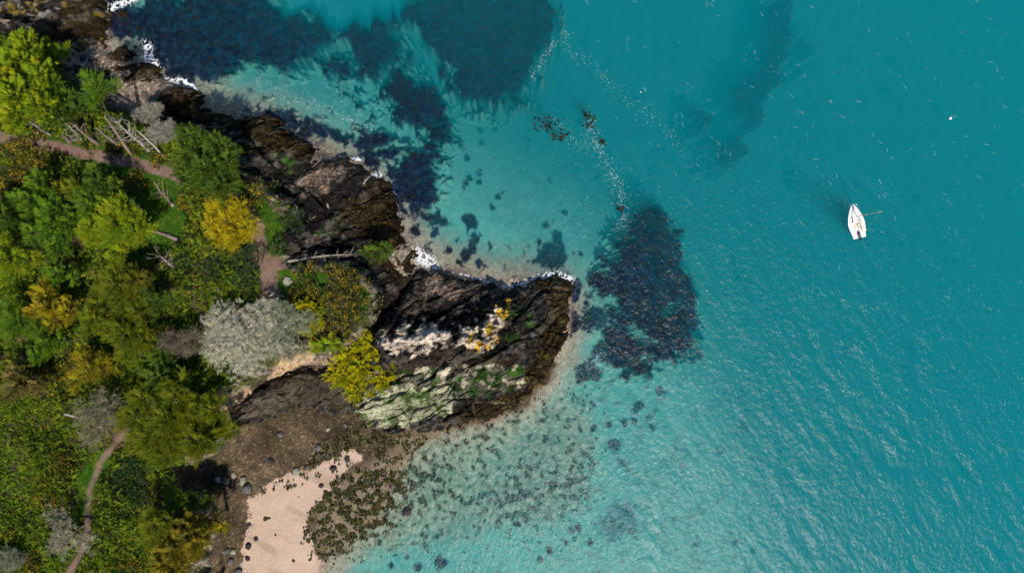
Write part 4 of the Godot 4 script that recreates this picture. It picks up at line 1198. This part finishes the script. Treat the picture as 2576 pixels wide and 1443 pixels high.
# ---------------------------------------------------------------- dead wood
func dead(called: String, label: String, a: Array, ha: float, b: Array, hb: float, r0: float, twigs: int, c: Color, group: String, long := 1.6) -> void:
	var pa := at(a[0], a[1], ha)
	var grow := hb - ha
	if called != "leaning_trunk" and ha < 15.0:
		for k in 3:
			ha = height(pa.x, pa.y)
			pa = at(a[0], a[1], ha)
	hb = ha + grow
	var pb := at(b[0], b[1], hb)
	if grow < 1.0 and called == "fallen_log" and ha < 15.0:
		hb = height(pb.x, pb.y) + r0 * 0.5
		pb = at(b[0], b[1], hb)
		ha += r0 * 0.6
	var root := thing(called, Vector3(pa.x, ha, pa.y), label, "dead tree", group)
	var e := Vector3(pb.x - pa.x, hb - ha, pb.y - pa.y)
	var st := begin()
	var pts := []
	var rad := []
	var off := Vector3(rng.randfn(0, 0.15), 0, rng.randfn(0, 0.15))
	for i in 9:
		var t := i / 8.0
		pts.append(e * t + off * sin(t * PI) + Vector3(rng.randfn(0, 0.03), rng.randfn(0, 0.03), rng.randfn(0, 0.03)))
		rad.append(lerpf(r0, r0 * 0.3, t) * 1.15 * rng.randf_range(0.88, 1.12))
	pts[0] = -e.normalized() * 0.3
	tube(st, pts, rad, 9)
	var m: StandardMaterial3D = z["bark"].duplicate()
	m.albedo_color = c.linear_to_srgb()
	obj("trunk", done(st), m, root)
	for k in twigs:
		var t := rng.randf_range(0.25, 1.0)
		var q := e * t
		var side := e.normalized().cross(Vector3.UP).rotated(e.normalized(), rng.randf() * TAU).normalized()
		var d := (side + e.normalized() * rng.randf_range(-0.2, 1.2)).normalized() * long * rng.randf_range(0.25, 1.35)
		if hb - ha < 2.0: d.y = absf(d.y)
		var sb := begin()
		var kink := Vector3(rng.randfn(0, 0.2), rng.randfn(0, 0.2), rng.randfn(0, 0.2)) * long
		tube(sb, [q, q + d * 0.5 + kink, q + d], [r0 * 0.2 + 0.015, r0 * 0.12 + 0.012, 0.01], 4)
		for j in 3:
			var s := q + d * rng.randf_range(0.4, 0.9) + kink * 0.5
			var d2 := (d + Vector3(rng.randfn(0, 0.6), rng.randfn(0, 0.6), rng.randfn(0, 0.6)) * long).normalized() * long * rng.randf_range(0.2, 0.5)
			tube(sb, [s, s + d2], [0.028, 0.010], 3)
		obj("branch", done(sb), m, root)

func dead_wood() -> void:
	var silver := Color(0.56, 0.51, 0.45)
	var brown := Color(0.36, 0.28, 0.22)
	var g := "dead leaning trunks above the upper path"
	dead("dead_tree", "tallest leaning trunk of the row, brown and carrying a green crown", [330, 388], 11.3, [262, 290], 18.0, 0.30, 6, brown, g)
	dead("dead_tree", "silver leaning trunk with many twigs right of the tallest one", [375, 380], 11.0, [290, 304], 17.0, 0.24, 22, silver, g, 2.2)
	dead("dead_tree", "smooth pale trunk at the right end of the leaning row", [412, 394], 11.0, [346, 329], 15.5, 0.24, 10, silver, g)
	dead("dead_tree", "split grey trunk with forked tip left of the tallest one", [302, 370], 11.0, [242, 322], 16.0, 0.30, 12, Color(0.33, 0.28, 0.23), g)
	dead("dead_tree", "long brown trunk in the middle of the leaning row", [248, 363], 11.2, [187, 314], 17.0, 0.32, 9, brown, g)
	dead("dead_tree", "pale trunk left of the long brown one in the row", [209, 356], 11.2, [174, 318], 16.0, 0.26, 12, silver, g)
	dead("dead_tree", "short thick grey trunk under the dark-topped cypress", [178, 358], 11.2, [158, 338], 14.0, 0.36, 2, Color(0.28, 0.24, 0.20), g)
	dead("dead_tree", "second short grey trunk touching the thick one", [187, 351], 11.2, [165, 335], 14.0, 0.28, 2, Color(0.28, 0.24, 0.20), g)
	dead("dead_tree", "white trunk with a spray of twigs left of the row's middle", [128, 340], 11.3, [64, 298], 17.5, 0.28, 18, Color(0.50, 0.47, 0.42), g)
	dead("dead_tree", "pale trunk at the left end of the leaning row", [61, 335], 11.3, [0, 308], 17.0, 0.28, 8, silver, g)
	var f := "fallen logs on the headland"
	dead("fallen_log", "bleached forked log with side twigs on the grass clearing", [436, 517], 12.2, [405, 480], 12.6, 0.28, 12, Color(0.42, 0.33, 0.24), f, 1.6)
	dead("fallen_log", "thin crooked end of the bleached log on the clearing", [408, 484], 12.5, [386, 453], 12.9, 0.16, 3, Color(0.42, 0.33, 0.24), f, 0.8)
	dead("fallen_log", "thick grey log at the left edge of the clearing", [356, 530], 12.2, [302, 482], 12.8, 0.34, 7, Color(0.30, 0.25, 0.21), f, 1.2)
	dead("fallen_log", "straight grey log at the lower end of the clearing", [443, 602], 12.2, [377, 580], 12.6, 0.30, 5, Color(0.33, 0.29, 0.25), f, 0.9)
	dead("fallen_log", "dark mossy log slanting up toward the yellow tree", [424, 634], 12.0, [505, 548], 12.2, 0.26, 6, Color(0.07, 0.07, 0.03), f, 0.9)
	dead("dead_stump", "star-shaped pale dead stump with radiating branches", [442, 676], 12.2, [405, 645], 14.5, 0.26, 20, Color(0.42, 0.38, 0.31), f, 1.9)
	dead("fallen_log", "thin pale pole pointing away from the star-shaped stump", [428, 657], 13.0, [512, 632], 12.8, 0.10, 4, Color(0.38, 0.33, 0.27), f, 0.8)
	dead("fallen_log", "grey forked log lying across the bare path", [714, 748], 10.9, [657, 730], 11.1, 0.16, 4, Color(0.36, 0.31, 0.27), f, 0.8)
	dead("fallen_log", "brown log sloping from the gorse into the gully", [922, 882], 8.9, [856, 778], 10.9, 0.20, 6, Color(0.17, 0.11, 0.07), f, 1.0)
	dead("leaning_trunk", "long bleached trunk stretched from the cliff over the rock slabs", [706, 662], 8.6, [888, 640], 8.6, 0.24, 14, Color(0.44, 0.40, 0.34), f, 1.3)
	dead("fallen_log", "white broken branch on the half-dead tree by the path", [168, 1044], 16.0, [208, 1056], 16.4, 0.20, 3, Color(0.55, 0.50, 0.42), f, 0.6)

# ---------------------------------------------------------------- low plants
func undergrowth() -> void:
	var leafy := tuft_mesh(16, 0.42, 0.10, 17)
	var names := [["bramble", "green bramble and ivy tangle covering the clifftop floor", [Color(0.085, 0.14, 0.008), Color(0.115, 0.17, 0.008), Color(0.05, 0.095, 0.010), Color(0.15, 0.18, 0.010)]], ["dead_bracken", "reddish brown dead bracken among the brambles", [Color(0.12, 0.075, 0.045), Color(0.09, 0.055, 0.035), Color(0.15, 0.10, 0.06)]], ["heather", "grey-green heath plants along the cliff rim", [Color(0.13, 0.12, 0.06), Color(0.09, 0.10, 0.035), Color(0.18, 0.155, 0.10)]]]
	var xf := [[], [], []]
	var cc := [[], [], []]
	var gx := []
	var gc := []
	for k in 76000:
		var x := rng.randf_range(-104.0, -22.0)
		var y := rng.randf_range(-52.0, 64.0)
		var t := get_m(m_top, x, y)
		if t < 0.35:
			continue
		if maxf(get_m(z["path"], x, y), get_m(z["bare"], x, y)) > 0.3 or get_m(z["bluff"], x, y) > 0.45:
			continue
		var g := get_m(z["grass"], x, y)
		if g > 0.45:
			gx.append(Transform3D(Basis(Vector3.UP, rng.randf() * TAU) * Basis.from_scale(Vector3.ONE * rng.randf_range(0.5, 1.1)), Vector3(x, height(x, y), y)))
			gc.append(vary(pick([Color(0.035, 0.085, 0.008), Color(0.05, 0.10, 0.01), Color(0.03, 0.07, 0.01)]), 0.25))
			continue
		if rng.randf() < 0.35:
			continue
		var n := nA.get_noise_2d(x * 1.6 + 300.0, y * 1.6)
		var which := 1 if n > 0.2 and rng.randf() < 0.6 else 0
		if x > -55.0 and t < 0.95 or x > -42.0:
			which = 2 if rng.randf() < 0.7 else 0
		var s := rng.randf_range(0.6, 1.4)
		xf[which].append(Transform3D(Basis(Vector3.UP, rng.randf() * TAU) * Basis.from_scale(Vector3(s, s * 0.9, s)), Vector3(x, height(x, y) + rng.randf() * 0.25, y)))
		cc[which].append(vary(pick(names[which][2]), 0.22))
	for i in 3:
		tag(many(names[i][0], leafy, z["leaf"], xf[i], cc[i]), names[i][1], "undergrowth", "", "stuff")
	var ux := []
	var uc := []
	for k in 50000:
		var x := rng.randf_range(-104.0, -46.0)
		var y := rng.randf_range(-46.0, 64.0)
		if get_m(m_top, x, y) < 0.8 or get_m(z["grass"], x, y) > 0.25 or get_m(z["path"], x, y) > 0.04 or get_m(z["bare"], x, y) > 0.05: continue
		var f := nA.get_noise_2d(x * 2.0 + 60.0, y * 2.0)
		if f < -0.28: continue
		var top := 0.5 + smooth(-0.1, 0.4, f) * 2.2
		var dd := Vector3(rng.randfn(0, 1), rng.randf_range(0.0, 0.7), rng.randfn(0, 1))
		ux.append(Transform3D(facing(dd, rng.randf() * TAU) * Basis.from_scale(Vector3.ONE * rng.randf_range(0.4, 0.8)), Vector3(x, height(x, y) + top * rng.randf_range(0.5, 1.0), y)))
		uc.append(vary(pick([Color(0.08, 0.13, 0.008), Color(0.115, 0.165, 0.008), Color(0.15, 0.18, 0.008), Color(0.055, 0.095, 0.010)]), 0.35))
	tag(many("young_growth", z["spray"], z["leaf"], ux, uc), "thicket of young evergreen growth filling the wood between the trees", "undergrowth", "", "stuff")
	var st := begin()
	for k in 12:
		var a := TAU * k / 12.0
		var c := Vector3(cos(a * 5.0), 0, sin(a * 5.0)) * 0.14
		var d := Vector3(cos(a) * 0.10, 0.2, sin(a) * 0.10)
		var s := Vector3(-sin(a), 0, cos(a)) * 0.018
		tri(st, c - s, c + d, c + s)
	tag(many("grass", done(st), z["leaf"], gx, gc), "short green grass beside the paths and in the clearing", "grass", "", "stuff")

# ---------------------------------------------------------------- foam
func foam() -> void:
	var st := begin()
	for k in 7:
		var a := TAU * k / 7.0
		var b := TAU * (k + 1) / 7.0
		var ra := 0.5 + 0.14 * sin(k * 2.3)
		var rb := 0.5 + 0.14 * sin(((k + 1) % 7) * 2.3)
		var p := Vector3(cos(a) * ra, 0, sin(a) * ra)
		var q := Vector3(cos(b) * rb, 0, sin(b) * rb)
		tri(st, Vector3(0, 0.16, 0), p, q)
		tri(st, p, p + Vector3(0, -0.3, 0), q)
		tri(st, q, p + Vector3(0, -0.3, 0), q + Vector3(0, -0.3, 0))
	var bubble := done(st)
	var m := mat(Color(0.82, 0.86, 0.9), 0.7)
	m.transparency = BaseMaterial3D.TRANSPARENCY_ALPHA
	m.albedo_color.a = 0.55
	var lines := [
		["dense surf breaking at the corner of the pebble cove", [[265, 42, 272, 25, 295, 12, 330, 0, 340, -8], 9, 500, [365, 108, 378, 125, 370, 145, 385, 155, 395, 172, 403, 195], 10, 700, [420, 200, 440, 205], 6, 120, [446, 206, 462, 208, 475, 216, 488, 228], 9, 700, [500, 262, 520, 272, 545, 280, 580, 290], 3, 260]],
		["thin surf line along the weed-draped rock and cove", [[783, 362, 788, 380, 795, 392, 820, 396, 846, 402], 4, 300, [846, 396, 870, 403, 906, 402], 4, 420, [890, 440, 910, 452, 925, 446, 960, 440], 8, 260, [955, 500, 972, 492, 990, 488], 5, 200, [965, 552, 985, 540, 998, 536], 4, 160, [995, 580, 1003, 600, 1020, 612], 5, 220]],
		["broad white surf washing up the small pebble cove by the headland", [[1036, 632, 1058, 645, 1078, 660, 1093, 676], 14, 1300, [1030, 680, 1060, 690, 1090, 682], 6, 220, [1090, 680, 1120, 688, 1145, 696], 5, 420, [1160, 692, 1180, 700, 1205, 708, 1230, 716, 1245, 722], 5, 650, [1262, 722, 1274, 732, 1292, 722, 1310, 716], 8, 480, [1310, 716, 1350, 700, 1400, 690, 1440, 705], 10, 330, [1326, 990, 1328, 978], 3, 40]],
		["long trail of foam flecks drifting down the middle of the bay", [[1484, 300, 1490, 335, 1505, 375, 1530, 420, 1550, 460, 1562, 500, 1570, 540, 1560, 580], 12, 900, [1400, 310, 1440, 350, 1480, 370], 18, 160]],
		["scattered foam flecks curving across the upper bay", [[1418, 70, 1425, 100, 1440, 130, 1470, 150, 1510, 185, 1540, 215, 1575, 250, 1610, 275, 1650, 295, 1690, 345, 1720, 380], 13, 420, [1395, 100, 1375, 135, 1355, 165, 1335, 200], 8, 240]],
		["line of foam flecks parallel to the upper shore", [[650, 205, 690, 225, 740, 245, 800, 265, 850, 282, 880, 300, 905, 315, 940, 332], 14, 700, [1480, 935, 1500, 915, 1515, 890], 14, 260]]]
	for l in lines:
		var xf := []
		var cc := []
		var fleck: bool = "fleck" in l[0]
		for k in range(0, l[1].size(), 3):
			var path: Array = l[1][k]
			var w: float = l[1][k + 1] * U
			for i in int(l[1][k + 2] * (1.0 if fleck else 11.0)):
				var s := rng.randi() % (path.size() / 2 - 1)
				var p := at(path[s * 2], path[s * 2 + 1]).lerp(at(path[s * 2 + 2], path[s * 2 + 3]), rng.randf())
				p += Vector2(rng.randfn(0, 0.5), rng.randfn(0, 0.5)) * w * (rng.randf_range(0.6, 2.6) if fleck else rng.randf_range(0.5, 1.4))
				if absf(nB.get_noise_2d(p.x * 8.0, p.y * 8.0)) > (0.3 if fleck else 0.22):
					continue
				var sc := rng.randf_range(0.035, 0.08) if fleck else rng.randf_range(0.03, 0.11)
				var y := maxf(0.03, height(p.x, p.y) + 0.02) if not fleck else 0.03
				if y > 0.5: continue
				xf.append(Transform3D(Basis(Vector3.UP, rng.randf() * TAU) * Basis.from_scale(Vector3(sc * rng.randf_range(0.8, 2.2), sc * 0.5, sc)), Vector3(p.x, y, p.y)))
				cc.append(vary(Color.WHITE, 0.1))
		tag(many("foam", bubble, m, xf, cc), l[0], "foam", "", "stuff")
	var xf := []
	var cc := []
	var w1 := noise(71, 0.16, 3)
	for k in 5000:
		var d := Vector2(rng.randf_range(1250, 2700), rng.randf_range(-60, 1500))
		var p := at(d.x, d.y)
		var a := p.x * 0.84 - p.y * 0.55
		var b := p.x * 0.55 + p.y * 0.84
		var crest := w1.get_noise_2d(a * 2.2, b * 0.55)
		var gust := smooth(-0.3, 0.4, nA.get_noise_2d(p.x * 0.6 + 700.0, p.y * 0.6))
		if rng.randf() > smooth(0.04, 0.42, crest) * (0.3 + 0.75 * gust) * smooth(1250, 1800, d.x): continue
		var yaw := -atan2(0.84, 0.55) + rng.randfn(0, 0.4)
		xf.append(Transform3D(Basis(Vector3.UP, yaw) * Basis.from_scale(Vector3(rng.randf_range(0.3, 1.1), 0.02, rng.randf_range(0.012, 0.035))), Vector3(p.x, crest * 0.15 + 0.05, p.y)))
		cc.append(vary(Color.WHITE, 0.1))
	tag(many("wavelet_foam", bubble, m, xf, cc), "small pale crests of wind waves running across the open sea", "foam", "", "stuff")

# ---------------------------------------------------------------- boat and buoy
func boat() -> void:
	var p := at(2152, 556, 0.6)
	var root := thing("sailboat", Vector3(p.x, 0, p.y), "white sailboat with bare mast moored on the open turquoise water", "sailboat")
	root.rotation.y = deg_to_rad(13.0)
	var white := mat(Color(0.84, 0.84, 0.83), 0.3, false)
	white.clearcoat_enabled = true
	white.metallic_specular = 0.5
	var cream := mat(Color(0.74, 0.71, 0.64), 0.6, false)
	var wood := mat(Color(0.42, 0.24, 0.10), 0.5, false)
	var steel := mat(Color(0.7, 0.7, 0.7), 0.3, false)
	steel.metallic = 0.8
	var glass := mat(Color(0.02, 0.025, 0.03), 0.1, false)
	var black := mat(Color(0.025, 0.025, 0.028), 0.5, false)
	var L := 6.4
	# hull stations from stern (t=0) to bow (t=1); the bow points to -z
	var beam := func(t: float) -> float: return 1.52 * (0.74 + 0.26 * smoothstep(0.0, 0.4, t)) * maxf(0.0, 1.0 - pow(maxf(0.0, t - 0.36) / 0.64, 1.9)) + 0.02
	var sheer := func(t: float) -> float: return 0.66 + 0.26 * t * t
	var st := begin()
	var n := 18
	var prev := []
	for i in n + 1:
		var t := float(i) / n
		var zz := L * 0.5 - L * t
		var b: float = beam.call(t)
		var h: float = sheer.call(t)
		var ring := []
		for s in [[-1.0, 1.0], [-1.0, 0.55], [-0.86, 0.12], [-0.5, -0.22], [0.0, -0.4], [0.5, -0.22], [0.86, 0.12], [1.0, 0.55], [1.0, 1.0]]:
			var y: float = h * s[1] if s[1] > 0 else s[1]
			ring.append(Vector3(b * s[0] * (0.93 if s[1] < 0.6 and s[1] > 0.0 else 1.0), y, zz))
		if i > 0:
			for k in 8:
				quad(st, prev[k], prev[k + 1], ring[k + 1], ring[k])
		else:
			for k in range(1, 8):
				tri(st, ring[0], ring[k + 1], ring[k])
		prev = ring
	obj("hull", done(st), white, root)
	st = begin()      # side decks and foredeck, open over the cockpit
	for i in n:
		var t0 := float(i) / n
		var t1 := float(i + 1) / n
		var z0 := L * 0.5 - L * t0
		var z1 := L * 0.5 - L * t1
		for s in [-1.0, 1.0]:
			var in0 := 0.62 if t0 < 0.42 and t0 > 0.03 else 0.0
			var in1 := 0.62 if t1 < 0.42 and t1 > 0.03 else 0.0
			var a := Vector3(s * beam.call(t0) * 0.99, sheer.call(t0) - 0.02, z0)
			var b := Vector3(s * beam.call(t1) * 0.99, sheer.call(t1) - 0.02, z1)
			var c := Vector3(s * in1, sheer.call(t1) + 0.03, z1)
			var d := Vector3(s * in0, sheer.call(t0) + 0.03, z0)
			quad(st, a, b, c, d)
	obj("deck", done(st), white, root)
	st = begin()      # rubbing strake
	for s in [-1.0, 1.0]:
		var pts := []
		var rad := []
		for i in n + 1:
			var t := float(i) / n
			pts.append(Vector3(s * (beam.call(t) + 0.015), sheer.call(t) - 0.06, L * 0.5 - L * t))
			rad.append(0.03)
		tube(st, pts, rad, 5)
	obj("rubbing_strake", done(st), mat(Color(0.16, 0.2, 0.3), 0.5, false), root)
	# cabin trunk
	st = begin()
	var cab := [[0.42, 0.72, 1.02], [0.55, 0.74, 1.12], [0.70, 0.58, 1.12], [0.80, 0.36, 1.02], [0.84, 0.12, 0.9]]
	for i in cab.size() - 1:
		var z0: float = L * 0.5 - L * float(cab[i][0])
		var z1: float = L * 0.5 - L * float(cab[i + 1][0])
		var w0: float = cab[i][1]
		var w1: float = cab[i + 1][1]
		var h0: float = cab[i][2]
		var h1: float = cab[i + 1][2]
		for s in [-1.0, 1.0]:
			quad(st, Vector3(s * w0, 0.66, z0), Vector3(s * w1, 0.66, z1), Vector3(s * w1 * 0.86, h1, z1), Vector3(s * w0 * 0.86, h0, z0))
		quad(st, Vector3(-w0 * 0.86, h0, z0), Vector3(-w1 * 0.86, h1, z1), Vector3(0, h1 + 0.06, z1), Vector3(0, h0 + 0.06, z0))
		quad(st, Vector3(0, h0 + 0.06, z0), Vector3(0, h1 + 0.06, z1), Vector3(w1 * 0.86, h1, z1), Vector3(w0 * 0.86, h0, z0))
	quad(st, Vector3(-0.72, 0.2, 0.51), Vector3(0.72, 0.2, 0.51), Vector3(0.62, 1.05, 0.51), Vector3(-0.62, 1.05, 0.51))
	var cabin := obj("cabin", done(st), white, root)
	for s in [-1.0, 1.0]:
		for k in 2:
			st = begin()
			box(st, Vector3(s * (0.72 - k * 0.05), 0.9, -0.05 - k * 0.62), Vector3(0.05, 0.16, 0.46), Basis(Vector3(0, 0, 1), s * 0.25))
			obj("window", done(st), glass, cabin)
	st = begin()
	box(st, Vector3(0, 1.15, 0.1), Vector3(0.6, 0.05, 0.6))
	obj("hatch", done(st), cream, cabin)
	st = begin()
	box(st, Vector3(0, 1.1, 0.52), Vector3(0.7, 0.05, 0.14))
	obj("hatch_rail", done(st), wood, cabin)
	# cockpit
	var ck := thing_part("cockpit", root)
	st = begin()
	box(st, Vector3(0, 0.24, 1.75), Vector3(1.3, 0.06, 2.5))
	obj("floor", done(st), cream, ck)
	for s in [-1.0, 1.0]:
		st = begin()
		box(st, Vector3(s * 0.5, 0.45, 1.75), Vector3(0.36, 0.36, 2.4))
		obj("bench", done(st), white, ck)
	st = begin()
	box(st, Vector3(-0.52, 0.70, 0.75), Vector3(0.22, 0.14, 0.26))
	obj("yellow_bag", done(st), mat(Color(0.75, 0.52, 0.05), 0.7, false), ck)
	st = begin()
	box(st, Vector3(0.62, 0.70, 1.55), Vector3(0.2, 0.16, 0.7))
	obj("orange_cushion", done(st), mat(Color(0.6, 0.22, 0.03), 0.8, false), ck)
	var cover := obj("folded_cover", stone_mesh(21, 0.45), mat(Color(0.03, 0.035, 0.09), 0.9, false), ck)
	cover.transform = Transform3D(Basis.IDENTITY * Basis.from_scale(Vector3(0.30, 0.35, 0.5)), Vector3(0.12, 0.5, 2.45))
	st = begin()
	tube(st, [Vector3(0, 0.75, 3.1), Vector3(0.05, 0.78, 2.0)], [0.03, 0.022], 6)
	obj("tiller", done(st), wood, root)
	# mast, boom, rigging
	st = begin()
	tube(st, [Vector3(0.02, 1.0, -0.75), Vector3(0.02, 5.5, -0.75), Vector3(0.02, 9.5, -0.72)], [0.065, 0.06, 0.04], 8)
	var mast := obj("mast", done(st), mat(Color(0.55, 0.45, 0.33), 0.4, false), root)
	st = begin()
	tube(st, [Vector3(-0.55, 5.0, -0.75), Vector3(0.6, 5.0, -0.75)], [0.02, 0.02], 5)
	obj("spreader", done(st), steel, mast)
	for q in [Vector3(0, 0.95, -3.15), Vector3(0, 0.7, 3.15), Vector3(-1.1, 0.75, -0.6), Vector3(1.1, 0.75, -0.6)]:
		st = begin()
		tube(st, [q, Vector3(0.02, 9.3, -0.72)], [0.006, 0.006], 4)
		obj("stay", done(st), steel, mast)
	st = begin()
	tube(st, [Vector3(0.05, 1.75, -0.65), Vector3(0.95, 1.7, 2.1)], [0.06, 0.05], 7)
	obj("boom", done(st), mat(Color(0.62, 0.47, 0.25), 0.5, false), root)
	# pulpit and stern rail
	st = begin()
	tube(st, [Vector3(0.78, 0.85, -1.9), Vector3(0.72, 1.35, -2.1), Vector3(0.35, 1.42, -2.9), Vector3(0, 1.45, -3.2), Vector3(-0.35, 1.42, -2.9), Vector3(-0.72, 1.35, -2.1), Vector3(-0.78, 0.85, -1.9)], [0.018, 0.018, 0.018, 0.018, 0.018, 0.018, 0.018], 5)
	obj("bow_rail", done(st), steel, root)
	st = begin()
	tube(st, [Vector3(0.95, 0.7, 2.4), Vector3(0.95, 1.25, 2.5), Vector3(0.85, 1.25, 3.2), Vector3(0.3, 1.22, 3.25)], [0.018, 0.018, 0.018, 0.018], 5)
	tube(st, [Vector3(-0.95, 0.7, 2.4), Vector3(-0.95, 1.25, 2.5), Vector3(-0.85, 1.25, 3.2), Vector3(-0.3, 1.22, 3.25)], [0.018, 0.018, 0.018, 0.018], 5)
	obj("stern_rail", done(st), steel, root)
	for s in [-1.0, 1.0]:
		st = begin()
		tube(st, [Vector3(s * 0.78, 1.3, -1.95), Vector3(s * 1.18, 1.25, 0.2), Vector3(s * 0.95, 1.25, 2.5)], [0.007, 0.007, 0.007], 4)
		tube(st, [Vector3(s * 1.18, 0.7, 0.2), Vector3(s * 1.18, 1.28, 0.2)], [0.014, 0.014], 5)
		obj("guard_rail", done(st), steel, root)
	var om := thing_part("outboard_motor", root)
	var cowl := obj("cowling", stone_mesh(31, 0.8), black, om)
	cowl.transform = Transform3D(Basis.IDENTITY * Basis.from_scale(Vector3(0.17, 0.24, 0.26)), Vector3(0.12, 0.75, 3.45))
	st = begin()
	box(st, Vector3(0.12, 0.1, 3.45), Vector3(0.1, 1.1, 0.16))
	obj("shaft", done(st), black, om)
	# mooring line
	st = begin()
	var bow := Vector3(p.x, 0.85, p.y) + Basis(Vector3.UP, deg_to_rad(13.0)) * Vector3(0, 0, -3.2)
	tube(st, [bow, bow + Vector3(-0.15, -0.8, -0.7), bow + Vector3(-0.3, -1.6, -2.2), bow + Vector3(-0.2, -3.2, -4.2), bow + Vector3(0.1, -5.8, -6.5)], [0.035, 0.035, 0.04, 0.04, 0.04], 6)
	var rope := obj("mooring_rope", done(st), black)
	tag(rope, "dark mooring rope running down from the sailboat's bow", "rope")
	for b in [[2389, 298, 0.26, "white oval mooring buoy floating up from the sailboat"], [1611, 232, 0.11, "tiny white float in the upper bay's foam flecks"]]:
		var q := at(b[0], b[1])
		var r := thing("buoy", Vector3(q.x, 0, q.y), b[3], "buoy")
		st = begin()
		var pts := []
		var rad := []
		for i in 9:
			var a := PI * i / 8.0
			pts.append(Vector3(0, -cos(a) * b[2] * 0.8 + 0.12, 0))
			rad.append(maxf(0.01, sin(a) * b[2]))
		tube(st, pts, rad, 14)
		obj("float_body", done(st), mat(Color(0.85, 0.84, 0.8), 0.4, false), r)
		st = begin()
		tube(st, [Vector3(0, b[2] * 0.7, 0), Vector3(0.05, b[2] * 1.5, 0.02), Vector3(0.1, b[2] * 0.8, 0.02)], [0.02, 0.02, 0.02], 5)
		obj("ring", done(st), black, r)

func thing_part(called: String, parent: Node3D) -> Node3D:
	var o := Node3D.new()
	o.name = called
	parent.add_child(o, true)
	return o
